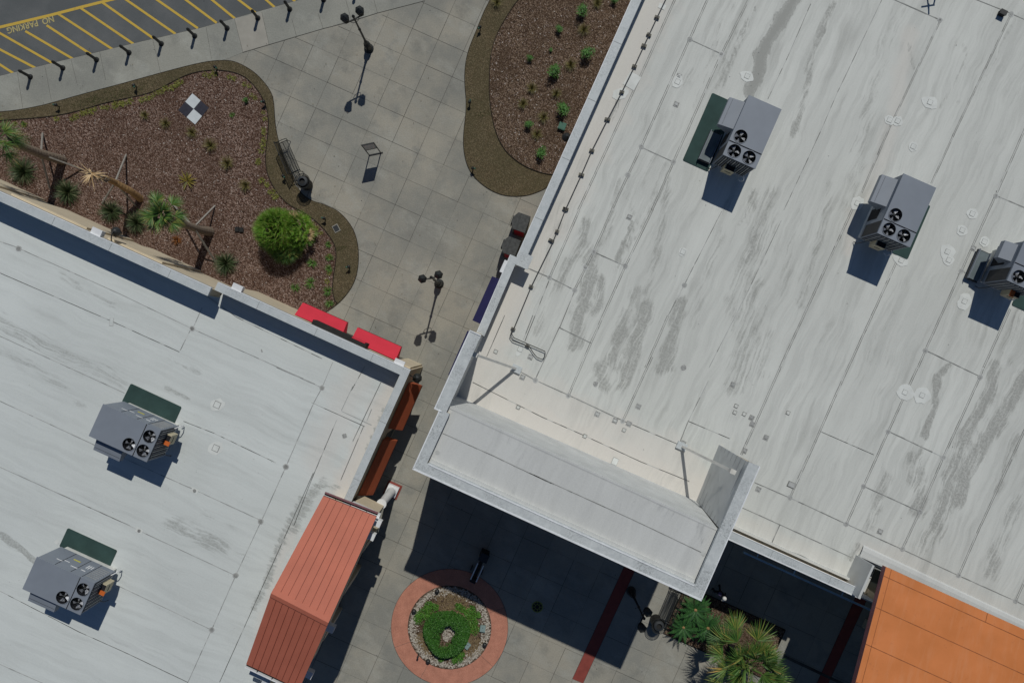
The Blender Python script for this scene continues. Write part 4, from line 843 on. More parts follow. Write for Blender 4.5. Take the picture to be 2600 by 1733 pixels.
b_.strip(T_Wb-E1*.04, T_Wb+E1*.5, .05, zt-.2, zt+.03, e_, side=-1); b_.strip(T_Wa-E1*.04, T_Wa+E1*.3, .05, zt-.2, zt+.03, e_, side=1)
i1 = T_SW+E1*cw-E2*cw; i2 = T_SE-E1*cw-E2*cw
b_.strip(i1+E2*.10, i2+E2*.10, .05, zt-.1, zt+.025, e_, side=1); b_.strip(i1, i2, .12, zt-.3, zt-.12, M['roof_t'], side=1)
pw(b_.obj('tower_coping', right))
ZRt = 9.3
tt0, tt1 = P(1137, 1028, 9.305), P(1827, 1343, 9.305)
rp2 = [T_SW+E1*.4-E2*.4, T_SE-E1*.4-E2*.4, Vector((tt1.x, tt1.y, 0))+E1*.05+E2*.03, Vector((tt0.x, tt0.y, 0))-E1*.15+E2*.03]
st2 = [(gl(1, 2, (1500, 1030), (1460, 1010)), .2, .5)]
tse = poly_seams([gl(1, 2, (1540, 880), (1900, 1040), (2353, 1255)), gl(2, 3, (425, 0), (1200, 350), (1725, 600))], .035, SM, 0, .06)+poly_seams([gl(1, 2, (1560, 700), (1410, 1110)), gl(2, 3, (1840, 440), (1640, 850))], .03, SM, 0, .1)
pw(roof_grid('tower_roof', rp2, ZRt, M['roof_t'], 0.25, [(gl(2, 3, (300, 120), (330, 330)), 1.3, .4), (gl(2, 3, (1330, 200), (1500, 300)), 1.0, .4), (gl(2, 3, (1690, 380), (1700, 520)), .5, .6), (gl(1, 2, (2100, 950), (2150, 1200)), 1.2, .35)], right, [(g(1, 2, 1502, 1025), -.2, -.2, 0, M['seam_l'], .007), (g(2, 3, 1725, 600), -.22, -.22, 0, M['seam_l'], .008)], None, tse))
# back wall (siding, leaning slightly)
b_ = MB(); bl, br_ = P(1158, 1003, ZR-.05), P(1768, 1271, ZR-.05)
b_.quad(bl, br_, tt1, tt0, M['siding']); b_.quad(tt0+Vector((0, 0, .012)), tt1+Vector((0, 0, .012)), tt1+E2*.10+Vector((0, 0, .012)), tt0+E2*.10+Vector((0, 0, .012)), M['roof_t'])
nb = (br_-bl).cross(tt0-bl).normalized()
if nb.y < 0: nb = -nb
for k in range(1, 12):
    t = k/12; a = bl.lerp(tt0, t)+nb*.012; c = br_.lerp(tt1, t)+nb*.012; u = (tt0-bl).normalized()*.009
    b_.quad(a-u, c-u, c+u, a+u, M['siding_line'])
o = pw(b_.obj('tower_back_wall', right)); o["label"] = 'long sunlit sloping siding wall behind the tower roof'
def wing(bot0, bot1, top0, top1, nrm, lab, n_=14):
    b_ = MB(); b_.quad(bot0, bot1, top1, top0, M['siding'])
    for k in range(1, n_):
        t = k/n_; a = bot0.lerp(top0, t)+nrm*.012; c = bot1.lerp(top1, t)+nrm*.012; u = (top0-bot0).normalized()*.013
        b_.quad(a-u, c-u, c+u, a+u, M['siding_line'])
    o = pw(b_.obj('tower_side_wall', right)); o["label"] = lab; return o
tn, ts = P(1905.5, 1175.7, ZT-.02), P(1827, 1341, ZT-.02)
bn, bs = P(1825.6, 1128, ZR), P(1768, 1271, ZR)
wing(bn, bs, tn, ts, -E1, 'wide grey siding wall at the east end of the tower', 8)
b_ = MB(); nend = T_NE; b_.add([bn, tn, Vector((nend.x-.15, nend.y, ZT-.05)), Vector((nend.x-.15, nend.y, ZR))], [(0, 1, 2, 3), (3, 2, 1, 0)], M['white']); pw(b_.obj('tower_end_wall', right))
wn, wss = P(1214.4, 853, ZT-.16), P(1137, 1028, ZT-.16); wbn, wbs = Vector((wn.x, wn.y, ZR)), Vector((wss.x, wss.y, ZR))
wing(wbn, wbs, wn, wss, E1, 'narrow shaded siding wall at the west end of the tower', 22)
def brace(a, c, lab):
    b_ = MB(); b_.beam(a, c, .11, .11, M['brace']); b_.box((a.x, a.y, a.z+.06), (.5, .36, .12), M['coping'], rz=-A24); b_.box((c.x, c.y, c.z), (.25, .2, .2), M['brace'], rz=-A24)
    o = pw(b_.obj('brace', right)); o["label"] = lab
brace(P(1311.4, 936, ZR), P(1206, 899.5, 8.6), 'brace of the west tower wall'); brace(P(1730, 1131.5, ZR), P(1859.6, 1196, 8.9), 'brace of the east tower wall')
# navy awnings on the west face
def west_aw(a, c, lab):
    o0, o1 = P(*a, 2.7), P(*c, 2.7)
    i0 = o0+E1*1.25; i1_ = o1+E1*1.25
    k = F/(H-3.6)
    awning([pxof(o0), pxof(o1), (CX+i1_.x*k, CY-i1_.y*k), (CX+i0.x*k, CY-i0.y*k)], M['navy_aw'], right, lab, 2.7, 3.6)
west_aw((1249.4, 701), (1199.4, 813), 'navy awning beside the vending machines'); west_aw((1187, 839), (1138, 951), 'navy awning below the tower')
# canopy rail on the south side
b_ = MB(); r0, r1 = P(1888, 1401, 3.5), P(2300, 1588, 3.5)
b_.beam(r0, r1, .09, .16, M['steel_blue'])
for (px, py) in ((1922, 1413), (2015, 1456), (2137, 1511)):
    a = P(px, py, 3.55); b_.beam(a, a-E2*.75, .05, .05, M['steel_blue'])
o = pw(b_.obj('canopy_rail', right))
# box beside the orange roof, with roof pit
b_ = MB(); a, c = S1+inS*.3-dS*.45, S1+inS*1.75-dS*.45
pc = (a+c)/2; b_.prism([S1+inS*.05-dS*.45, S1+inS*1.75-dS*.45, S1+inS*1.75-dS*.35, S1+inS*.05-dS*.35], ZR, ZP+.55, M['siding']); 
b_.prism([S1+inS*.02-dS*.35, S1+inS*1.75-dS*.35, S1+inS*1.75+dS*1.2, S1+inS*.02+dS*1.2], 4.0, 4.1, M['roof_t'])
b_.strip(S1+inS*1.75-dS*.35, S1+inS*1.75+dS*1.2, .08, 4.1, ZR+.18, M['roof_t'], side=1); b_.strip(S1-dS*.35, S1+dS*2.2, .06, 0.0, ZP-.25, M['roof_t'], side=1)  # thin strip on the south edge is added to block stray sun
pw(b_.obj('roof_pit', right))

# ------------------------------------------------------------------ orange canopy roof
orc = thing('orange_canopy', 'broad orange painted sloping roof at the lower right corner', 'canopy', P(2450, 1650))
o0, o1 = P(2249.5, 1438.7, 6.65), P(2172, 1733, 8.05); du = (P(2600, 1597.8, 6.65)-o0).normalized(); dv = (o1-o0).normalized()
a, b2_, c, d = o0, o0+du*14, o0+du*14+dv*12, o0+dv*12
b_ = MB(); dn = Vector((0, 0, -.3)); b_.quad(d, c, b2_, a, M['orange']); b_.quad(a+dn, b2_+dn, c+dn, d+dn, M['dark'])
b_.quad(a+dn, a, b2_, b2_+dn, M['orange']); b_.quad(d+dn, d, a, a+dn, M['mauve']); b_.quad(b2_+dn, b2_, c, c+dn, M['orange']); b_.quad(c+dn, c, d, d+dn, M['orange'])
nu = du.cross(dv).normalized()
if nu.z < 0: nu = -nu
def os_(p, q, w_=.035):
    p = p+nu*.006; q = q+nu*.006; dd = (q-p).normalized(); s_ = nu.cross(dd)*w_/2; b_.quad(p-s_, q-s_, q+s_, p+s_, M['orange_seam'])
for v_ in (.42, 1.9, 3.6, 5.3): os_(a+dv*v_, a+dv*v_+du*14)
os_(a+du*.28, a+du*.28+dv*9, .025); os_(a+du*5.2, a+du*5.2+dv*.42, .03)
pw(b_.obj('roof', orc))
for t in (4.6, 9.5):
    b_ = MB(); p = a+du*t+dv*4; b_.box((p.x, p.y, 3.0), (.5, .5, 6.0), M['beige'], rz=-A24); pw(b_.obj('pier', orc))

# ------------------------------------------------------------------ rooftop air conditioning units
def circle_pts(cx, cy, r_, n_=28): return [(cx+r_*math.cos(2*math.pi*k/n_), cy+r_*math.sin(2*math.pi*k/n_)) for k in range(n_)]
def make_ac(tray=False, orange=False, short=False):
    root = thing('air_conditioner', 'x', 'air conditioner', (0, 0, 0), 0, 'rooftop air conditioning units')
    X0, X1, Y0, Y1, ZT_ = (-.50 if short else -1.5), 1.5, -.825, .825, 2.1
    b_ = MB(); b_.box(((X0+X1)/2, 0, .2), (X1-X0-.3, 1.5, .4), M['curb']); b_.obj('roof_curb', root)
    b_ = MB()
    bx = [(X0+.02, Y0+.02), (X1-.02, Y0+.02), (X1-.02, Y1-.02), (X0+.02, Y1-.02)]
    b_.add([(x, y, .38) for x, y in bx]+[(x, y, ZT_-.03) for x, y in bx], [(0, 1, 5, 4), (1, 2, 6, 5), (2, 3, 7, 6), (3, 0, 4, 7), (3, 2, 1, 0)], M['ac'])
    # panel joints, stickers and louvres on the long side facing +y
    yy = Y1-.02+.006
    for x in (() if short else (-.62,))+(.2, .78): b_.box((x, yy, 1.2), (.02, .012, 1.6), M['ac_line'])
    for k in range(7): b_.box((1.12, yy+.01, .75+k*.17), (.56, .03, .03), M['siding_line'])
    for (x, z, sx, sz, m_) in () if short else ((-.75, 1.5, .3, .04, 'white'), (-.45, 1.35, .26, .04, 'white'), (-.2, .95, .36, .07, 'yellow_l'), (.05, 1.55, .34, .05, 'white'), (.45, 1.05, .05, .35, 'white'), (.55, 1.05, .05, .35, 'white'), (.66, 1.0, .05, .25, 'white'), (.5, 1.5, .22, .05, 'white')): b_.box((x, yy+.004, z), (sx, .01, sz), M[m_])
    # coil grille round the fan end
    b_.box((X1-.02+.004, 0, 1.25), (.012, 1.5, 1.45), M['ac_d'])
    for k in range(13): b_.box((X1+.006, -.68+k*.113, 1.25), (.03, .018, 1.42), M['siding'] if k % 2 else M['ac'])
    b_.box((1.13, Y0+.02-.004, 1.25), (.62, .012, 1.4), M['ac_d']); b_.box((.3, Y0+.012, .9), (.6, .012, .9), M['ac_line'])
    b_.obj('cabinet', root)
    # top panel with three round openings
    bm = bmesh.new(); edges = []
    def loop(pts, z):
        vs = [bm.verts.new((x, y, z)) for x, y in pts]
        for i in range(len(vs)): edges.append(bm.edges.new((vs[i], vs[(i+1) % len(vs)])))
        return vs
    fans = [(1.13, -.40), (1.13, .34)]+([] if short else [(.40, -.40)])
    loop([(X0, Y0), (X1, Y0), (X1, Y1), (X0, Y1)], ZT_)
    for fx, fy in fans: loop(circle_pts(fx, fy, .305), ZT_)
    bmesh.ops.triangle_fill(bm, use_beauty=True, use_dissolve=False, edges=edges)
    bmesh.ops.recalc_face_normals(bm, faces=bm.faces)
    for f in bm.faces:
        if f.normal.z < 0: f.normal_flip()
    ok = [f for f in bm.faces if any((f.calc_center_median().xy-Vector(c)).length < .30 for c in fans)]
    bmesh.ops.delete(bm, geom=ok, context='FACES_ONLY')
    o_vs = [bm.verts.new(v) for v in ((X0, Y0, ZT_), (X1, Y0, ZT_), (X1, Y1, ZT_), (X0, Y1, ZT_), (X0, Y0, ZT_-.06), (X1, Y0, ZT_-.06), (X1, Y1, ZT_-.06), (X0, Y1, ZT_-.06))]
    for i in range(4): j = (i+1) % 4; bm.faces.new((o_vs[i+4], o_vs[j+4], o_vs[j], o_vs[i]))
    me = bpy.data.meshes.new('top_panel'); bm.to_mesh(me); bm.free(); me.materials.append(M['ac'])
    tp = bpy.data.objects.new('top_panel', me); COL.objects.link(tp); tp.parent = root
    b_ = MB(); b_.box((.78 if not short else .60, 0, ZT_+.012), (.03, 1.63, .022), M['ac_line']); b_.obj('panel_joint', root)
    for i, (fx, fy) in enumerate(fans):
        b_ = MB()
        n_ = 28; vs = [(fx+.305*math.cos(2*math.pi*k/n_), fy+.305*math.sin(2*math.pi*k/n_), z) for z in (ZT_+.02, ZT_-.42) for k in range(n_)]
        b_.add(vs, [(n_+k, n_+(k+1) % n_, (k+1) % n_, k) for k in range(n_)]+[tuple(n_+k for k in range(n_))], M['well'])
        vs = [(fx+r_*math.cos(2*math.pi*k/n_), fy+r_*math.sin(2*math.pi*k/n_), ZT_+.02) for r_ in (.305, .33) for k in range(n_)]
        b_.add(vs, [(k, n_+k, n_+(k+1) % n_, (k+1) % n_) for k in range(n_)], M['ac'])
        ph = 0.4+i*.6
        for k in range(4):
            a = ph+k*math.pi/2; pts = []
            for r_, da, dz in ((.06, -.35, .02), (.27, -.42, .05), (.28, .30, -.06), (.06, .35, -.03)): pts.append((fx+r_*math.cos(a+da), fy+r_*math.sin(a+da), ZT_-.13+dz))
            b_.add(pts, [(0, 1, 2, 3)], M['blade'])
        b_.lathe([(.07, -.05), (.07, .05), (.03, .07)], M['black'], 12, c=(fx, fy, ZT_-.13))
        f_ = b_.obj('fan', root)
        gd = MB()
        for r_ in (.10, .20, .29):
            gd.tube([(fx+r_*math.cos(2*math.pi*k/20), fy+r_*math.sin(2*math.pi*k/20), ZT_+.03) for k in range(21)], .004, M['black'], 4, cap=False)
        for k in range(3):
            a = k*math.pi/3+.2; gd.tube([(fx-.32*math.cos(a), fy-.32*math.sin(a), ZT_+.03), (fx+.32*math.cos(a), fy+.32*math.sin(a), ZT_+.03)], .005, M['black'], 4)
        gd.obj('fan_guard', f_)
    # economiser hood: lower box hanging on the -y side near the blind end
    b_ = MB(); x0, x1, y0, y1 = ((-.35, .50) if short else (-1.27, .10))+((-1.35 if short else -1.52), -.80)
    top = [(x0, y1, 1.78), (x1, y1, 1.78), (x1, y0, 1.62), (x0, y0, 1.62)]; low = [(x0, y1, .95), (x1, y1, .95), (x1, y0, 1.35), (x0, y0, 1.35)]
    b_.add(top+low, [(3, 2, 1, 0), (7, 6, 2, 3), (4, 7, 3, 0), (6, 5, 1, 2), (4, 5, 6, 7)], M['ac'])
    b_.box(((x0+x1)/2, y0+.16, 1.66), (x1-x0-.07, .008, .01), M['ac_line']); b_.obj('intake_hood', root)
    if tray:
        b_ = MB(); b_.box((.72, -1.22, .16), (1.55, .62, .10), M['dark']); b_.box((.72, -1.22, .24), (1.45, .50, .04), M['tray'])
        for y in (-1.50, -.94): b_.box((.72, y, .29), (1.55, .025, .12), M['ac'])
        b_.obj('side_tray', root)
    b_ = MB(); b_.box((X1+.14, .28 if orange else -.1, 1.0), (.26, .52, .62), M['ctrl']); c_ = b_.obj('control_box', root)
    b_ = MB(); b_.box((X1+.15, .28 if orange else -.1, 1.32), (.22, .42, .02), M['ac_line']); b_.obj('control_lid', c_)
    b_ = MB(); b_.box((X1+.275, .28 if orange else -.1, 1.02), (.012, .3, .04), M['ac_line']); b_.obj('control_slot', c_)
    if orange:
        b_ = MB(); b_.box((X1+.20, .12, 1.36), (.30, .20, .05), M['orange_p']); b_.obj('warning_panel', root)
    b_ = MB(); b_.tube([(X1+.05, .7, .1), (X1+.12, .85, .12), (X1+.14, .88, .5), (X1+.08, .8, .7), (X1, .72, .72)], .025, M['white'], 6); b_.obj('service_conduit', root); b_ = MB()
    b_.tube([(X1+.1, -.6, .8), (X1+.18, -.68, .6), (X1+.2, -.74, .2), (X1+.12, -.85, .05)], .02, M['black'], 6); b_.obj('service_conduit', root)
    return root
angR = math.atan2(-.915, -.404); angL = math.atan2(-.413, .911)
def acpos(px, py, zr): p = P(px, py, zr+2.1); return (p.x, p.y, zr)
proto1 = make_ac(tray=True); proto1.location = acpos(1910, 335, ZR); proto1.rotation_euler.z = angR; proto1["label"] = 'grey rooftop unit on the right roof nearest the roof pipe, tray at its side'
protoL = make_ac(orange=True); protoL.location = acpos(316.8, 1098.8, ZL); protoL.rotation_euler.z = angL; protoL["label"] = 'grey rooftop unit with orange panel, nearest the middle of the left roof'
protoR = make_ac(); protoR.location = acpos(2302.7, 534, ZR); protoR.rotation_euler.z = angR; protoR["label"] = 'grey rooftop unit in the middle of the right roof, no tray beside it'
proto3 = make_ac(tray=True, orange=True, short=True); proto3.location = acpos(2631.7, 654, ZR); proto3.rotation_euler.z = angR; proto3['label'] = 'grey rooftop unit cut off by the right edge of the photo'
copy_tree(protoL, acpos(148.4, 1486.9, ZL), angL, label='grey rooftop unit with orange panel, lower left of the left roof')
def mat_(pts, z, lab):
    ps = [P(*p, z) for p in pts]; b_ = MB(); ps = [Vector((p.x, p.y, 0)) for p in ps]
    # clipped corners
    q = []
    for i in range(4):
        a, c, d = ps[i], ps[(i+1) % 4], ps[i-1]; q += [a+(d-a).normalized()*.05, a+(c-a).normalized()*.05]
    b_.prism(q, z+.002, z+.03, M['mat_g']); tag(b_.obj('walkway_mat'), lab, 'mat', 'green service mats on the roofs')
mat_([(1808, 236), (1870, 264), (1797, 436), (1733, 407)], ZR, 'long green mat showing beside the unit nearest the low parapet')
mat_([(2300, 495), (2361.7, 523), (2303.4, 659), (2241, 631)], ZR, 'green mat sticking out on the far side of the middle right unit')
mat_([(2568, 774), (2640, 807), (2720, 640), (2640, 600)], ZR, 'green mat at the right edge of the photo')
mat_([(332.7, 972.8), (462, 1032.7), (441, 1080), (310, 1019)], ZL, 'green mat above the unit in the middle of the left roof')
mat_([(172.7, 1339), (298.5, 1396.5), (277, 1443), (151, 1386)], ZL, 'green mat above the lower left unit')

# gas line on the right roof
b_ = MB(); zc = ZR+.13
line1 = [g(2, 0, *p) for p in ((1500, -130), (1440, 0), (1375, 135), (1315, 265), (1278, 345), (1207, 500), (1113, 690), (1006, 895), (890, 1125), (812, 1305), (695, 1560))]+[g(2, 1, *p) for p in ((630, 553), (595, 640), (437, 963), (310, 1270), (290, 1312), (308, 1345), (420, 1394), (540, 1446), (542, 1465), (535, 1490), (520, 1507), (480, 1490), (455, 1460), (430, 1420), (410, 1408), (300, 1366), (279, 1338), (290, 1300), (303, 1277))]
b_.tube([P(*p, zc) for p in line1], .022, M['pipe'], 6)
tag(b_.obj('roof_conduit'), 'thin dark pipe running along the right roof beside its parapet', 'pipe')
sup = None
spots = [g(2, 0, *p) for p in ((1375, 135), (1315, 265), (1278, 347), (1207, 500), (1113, 692), (1006, 895), (890, 1127), (812, 1307), (695, 1560))]+[g(2, 1, *p) for p in ((690, 388), (630, 553), (588, 620), (437, 963), (303, 1277), (410, 1405))]
names = ['first', 'second', 'third', 'fourth', 'fifth', 'sixth', 'seventh', 'eighth', 'ninth', 'tenth', 'eleventh', 'twelfth', 'thirteenth', 'fourteenth', 'fifteenth', 'sixteenth']
for i, p in enumerate(spots):
    q = P(*p, ZR); lab = 'weathered wood block under the roof pipe, %s from the top of the photo' % names[i]
    if sup is None:
        b_ = MB(); b_.box((0, 0, .06), (.24, .11, .12), M['block']); b_.box((0, 0, .135), (.07, .09, .03), M['pipe'])
        sup = b_.obj('pipe_support'); tag(sup, lab, 'pipe support', 'wood blocks holding the roof pipe'); sup.location = (q.x, q.y, ZR+.006); sup.rotation_euler.z = -A24+.05
    else: copy_tree(sup, (q.x, q.y, ZR+.006), -A24+random.uniform(-.2, .2), label=lab, scale=(random.uniform(.8, 1.3), random.uniform(.9, 1.2), 1))
# small dark box near the top edge
b_ = MB(); p = P(2540, 37, ZR); b_.box((p.x, p.y, ZR+.12), (.30, .2, .22), M['black_m'], rz=-.45); b_.box((p.x, p.y, ZR+.24), (.34, .24, .03), M['pipe'], rz=-.45); tag(b_.obj('roof_vent'), 'small black box on the roof near the top right corner', 'vent')
b_ = MB(); p = P(2360, -2, ZR)
for a, c in (((-.3, 0, .5), (.35, .1, .5)), ((.1, -.2, .7), (.1, .3, .7)), ((-.1, 0, 0), (.1, 0, .7)), ((.3, .1, 0), (.3, .1, .5))): b_.tube([p+Vector(a), p+Vector(c)], .04, M['black_m'], 6)
tag(b_.obj('antenna_mast'), 'small dark bracketed mast on the roof at the top edge', 'mast')

# ------------------------------------------------------------------ street furniture
prof = [(.12, 0), (.12, .10), (.085, .13), (.078, .72), (.092, .76), (.092, .80), (.078, .83), (.075, .88), (.035, .94), (.01, .96)]
bol_base = [(77.5, 195.5), (160, 173), (245.5, 152), (328, 134), (410, 111.5), (494.7, 91.8), (577, 72), (655, 46.6), (736, 24), (822, 0), (905, -22)]
b_ = MB(); b_.lathe(prof, M['black'], 14); b_.lathe([(.15, 0), (.15, .03)], M['black'], 14)
bol = None
for i, p in enumerate(bol_base):
    q = P(*p); lab = 'slim black bollard on the parking kerb, %s from the left' % names[i]
    if bol is None: bol = b_.obj('bollard', smooth=False); tag(bol, lab, 'bollard', 'black bollards along the kerb'); bol.location = (q.x, q.y, .008)
    else: copy_tree(bol, (q.x, q.y, .008), 0, label=lab)

def make_lamp():
    root = thing('street_lamp', 'x', 'street lamp', group='black twin lantern street lamps')
    b_ = MB(); b_.lathe([(.27, 0), (.27, .06), (.24, .08), (.24, .13), (.20, .16), (.18, .5), (.15, .62), (.17, .66), (.12, .72), (.07, .95), (.085, 1.0), (.06, 1.05)], M['black'], 20)
    for k in range(10): a = k*math.pi/5; b_.box((.175*math.cos(a), .175*math.sin(a), .38), (.03, .03, .4), M['black'], rz=a)
    b_.obj('base', root)
    b_ = MB(); b_.lathe([(.06, 1.0), (.055, 2.3), (.075, 2.34), (.075, 2.42), (.05, 2.46), (.045, 3.7)], M['black'], 14); b_.obj('pole', root)
    b_ = MB(); b_.beam((-.42, 0, 3.55), (.42, 0, 3.55), .05, .07, M['black'])
    for s_ in (-1, 1):
        b_.tube([(s_*.05, 0, 3.2), (s_*.18, 0, 3.28), (s_*.24, 0, 3.42), (s_*.16, 0, 3.5)], .015, M['black'], 6)
        b_.tube([(s_*.36, 0, 3.55), (s_*.42, 0, 3.62), (s_*.42, 0, 3.7)], .03, M['black'], 6)
    b_.obj('arm', root)
    b_ = MB(); b_.lathe([(.03, 3.7), (.07, 3.75), (.085, 3.82), (.06, 3.9), (.01, 3.94)], M['black'], 12); b_.obj('finial', root)
    for s_ in (-1, 1):
        b_ = MB(); c = (s_*.42, 0, 0)
        b_.lathe([(.10, 3.66), (.16, 3.72), (.17, 3.74)], M['black'], 6, c=c); b_.lathe([(.235, 4.08), (.235, 4.12), (.12, 4.24), (.04, 4.30), (.01, 4.33)], M['black'], 6, c=c)
        for k in range(6):
            a = k*math.pi/3; b_.tube([(c[0]+.165*math.cos(a), .165*math.sin(a), 3.73), (c[0]+.22*math.cos(a), .22*math.sin(a), 4.1)], .012, M['black'], 4)
        l_ = b_.obj('lantern', root); gl_ = MB(); gl_.lathe([(.15, 3.74), (.205, 4.08)], M['black_m'], 6, c=c); gl_.obj('lantern_glass', l_)
    return root
lm = make_lamp(); q = P(937, 124); lm.location = (q.x, q.y, .008); lm.rotation_euler.z = R(26); lm["label"] = 'black twin lantern lamp at the top of the plaza'
q = P(1115, 720); copy_tree(lm, (q.x, q.y, 0), R(14), label='black twin lantern lamp between the two buildings')
q = P(1602, 1499); copy_tree(lm, (q.x, q.y, 0), R(69), label='black twin lantern lamp in the tower shadow')

def make_bench():
    root = thing('bench', 'x', 'bench', group='black slatted steel benches')
    L_ = 1.9; n_ = 28
    b_ = MB()     # x along the bench, -y is the back
    for k in range(n_):
        x = -L_/2+.05+k*(L_-.1)/(n_-1)
        b_.tube([(x, .26, .36), (x, .25, .43), (x, .18, .45), (x, -.20, .42)], .016, M['black'], 5)
    for y, z in ((.26, .37), (.0, .42), (-.2, .41)): b_.beam((-L_/2, y, z), (L_/2, y, z), .03, .02, M['black'])
    b_.obj('seat', root)
    b_ = MB()
    for k in range(n_):
        x = -L_/2+.05+k*(L_-.1)/(n_-1); b_.tube([(x, -.20, .42), (x, -.26, .62), (x, -.36, .86)], .016, M['black'], 5)
    b_.beam((-L_/2, -.36, .87), (L_/2, -.36, .87), .03, .03, M['black']); b_.obj('backrest', root)
    for x in (-L_/2, L_/2):
        b_ = MB(); b_.tube([(x, .34, 0), (x, .27, .4), (x, .30, .64), (x, .1, .68), (x, -.28, .66)], .02, M['black'], 6); b_.tube([(x, -.38, 0), (x, -.22, .40), (x, -.36, .88)], .02, M['black'], 6); b_.tube([(x, .27, .38), (x, -.22, .38)], .018, M['black'], 6)
        b_.obj('armrest_frame', root)
    return root
bn_ = make_bench(); q = P(741, 405)
bn_.location = (q.x, q.y, .03); bn_.rotation_euler.z = math.atan2(-.917, .40); bn_["label"] = 'black slatted bench by the curved planting bed'
q = P(1697, 1526); bp = copy_tree(bn_, (q.x, q.y, 0.0), math.atan2(-.92, -.39)+math.pi, label='black slatted bench under the tower corner')
# back of bench one faces left (-x), bench two faces right
bn_.rotation_euler.z = math.atan2(-.917, .40)
def make_bin():
    root = thing('litter_bin', 'x', 'litter bin', group='black slatted litter bins')
    b_ = MB()
    for k in range(34):
        a = 2*math.pi*k/34; c, s_ = math.cos(a), math.sin(a)
        b_.tube([(.30*c, .30*s_, .03), (.31*c, .31*s_, .62), (.33*c, .33*s_, .82), (.41*c, .41*s_, .98)], .019, M['black'], 4)
    n_ = 34; b_.tube([(.415*math.cos(2*math.pi*k/n_), .415*math.sin(2*math.pi*k/n_), .98) for k in range(n_+1)], .013, M['black'], 5, cap=False)
    b_.obj('slatted_body', root)
    b_ = MB(); b_.lathe([(.29, .02), (.30, .88)], M['black_m'], 24); b_.obj('liner', root)
    b_ = MB(); n_ = 28
    for (r0, z0, r1, z1) in ((.30, .86, .27, .96), (.27, .96, .155, 1.0), (.155, 1.0, .15, .88)):
        vs = [(r_*math.cos(2*math.pi*k/n_), r_*math.sin(2*math.pi*k/n_), z) for r_, z in ((r0, z0), (r1, z1)) for k in range(n_)]
        b_.add(vs, [(k, (k+1) % n_, n_+(k+1) % n_, n_+k) for k in range(n_)], M['lid'])
    b_.obj('lid', root); return root
M['lid'] = simple('bin_lid', (0.032, 0.036, 0.04), 0.6)
bi = make_bin(); q = P(781, 470); bi.location = (q.x, q.y, 0.03); bi["label"] = 'black slatted litter bin at the end of the bed side bench'
q = P(1664.3, 1571); copy_tree(bi, (q.x, q.y, 0), 0, label='black slatted litter bin next to the bench under the tower')
# free standing sign
sg = thing('sign_stand', 'black framed sign stand alone in the middle of the plaza', 'sign', P(952.4, 391.4), math.atan2(45, 215))
b_ = MB(); wd = .66
for x in (-wd/2, wd/2): b_.tube([(x, 0, 0), (x, 0, 2.0)], .03, M['black'], 6)
b_.obj('post', sg); b_ = MB(); b_.beam((-wd/2-.02, 0, .03), (wd/2+.12, 0, .03), .05, .05, M['black']); b_.obj('foot_bar', sg)
b_ = MB(); b_.box((0, 0, 1.5), (wd-.06, .03, .86), M['siding']); b_.box((0, 0, 1.95), (wd+.06, .07, .05), M['black']); b_.box((0, 0, 1.05), (wd+.02, .06, .05), M['black']); b_.obj('panel', sg)
# cart in the shade
ct = thing('push_cart', 'dark cart with two pale rails, in the shade by the round planter', 'cart', P(1217, 1432), math.atan2(-.91, -.41))
b_ = MB(); b_.box((-.72, 0, .45), (.42, .46, .9), M['black_m']); b_.box((-.72, 0, .92), (.46, .5, .05), M['black']); b_.obj('front_box', ct)
b_ = MB(); b_.box((.15, 0, .42), (1.3, .2, .12), M['black_m']); b_.box((.78, .0, .4), (.22, .34, .5), M['black_m']); b_.obj('deck', ct)
for y in (-.17, .17): b_ = MB(); b_.beam((-.28, y, .78), (.72, y, .74), .06, .05, M['steel_blue2'] if 'steel_blue2' in M else M['white']); b_.obj('rail', ct)
for x, y in ((.3, -.34), (.3, .30), (-.5, .26)):
    b_ = MB(); b_.tube([(x, y-.03, .16), (x, y+.03, .16)], .16, M['black'], 16); b_.obj('wheel', ct)
# vending machines
M['vm_top'] = simple('vending_top', (0.055, 0.058, 0.058), 0.6, var=0.35, scale=7)
M['vm_red'] = simple('vending_red', (0.42, 0.015, 0.03), 0.4)
def make_vm():
    root = thing('vending_machine', 'x', 'vending machine', group='vending machines against the wall')
    b_ = MB(); n_ = 8    # -x is the bulging front
    pts = [(.40, -.47), (.40, .47), (-.28, .47)]+[(-.28-.20*math.sin(math.pi*k/n_), .47-.94*k/n_) for k in range(1, n_)]+[(-.28, -.47)]
    b_.prism([Vector(p).to_3d() for p in pts], .08, 1.84, M['vm_top']); b_.obj('cabinet', root)
    b_ = MB(); b_.box((.08, -.474, 1.0), (.55, .012, 1.5), M['vm_red']); b_.box((.08, .474, 1.0), (.55, .012, 1.5), M['vm_red']); b_.obj('side_panel', root)
    b_ = MB(); b_.box((-.12, 0, 1.848), (.02, .9, .012), M['white'] if False else M['lid']); b_.box((-.50, .05, .95), (.03, .5, .9), M['dark']); b_.obj('door_front', root)
    b_ = MB(); b_.box((0, 0, .05), (.7, .84, .1), M['black']); b_.obj('base', root)
    return root
for i, (px, py) in enumerate(((1322, 564), (1297, 625))):
    q = P(px, py, 1.84)
    if i == 0: vm = make_vm(); vm.location = (q.x, q.y, 0); vm.rotation_euler.z = -A24+.08; vm["label"] = 'dark vending machine with dusty top, farther from the awnings'
    else: copy_tree(vm, (q.x, q.y, 0), -A24+.06, label='dark vending machine, nearer the navy awnings')
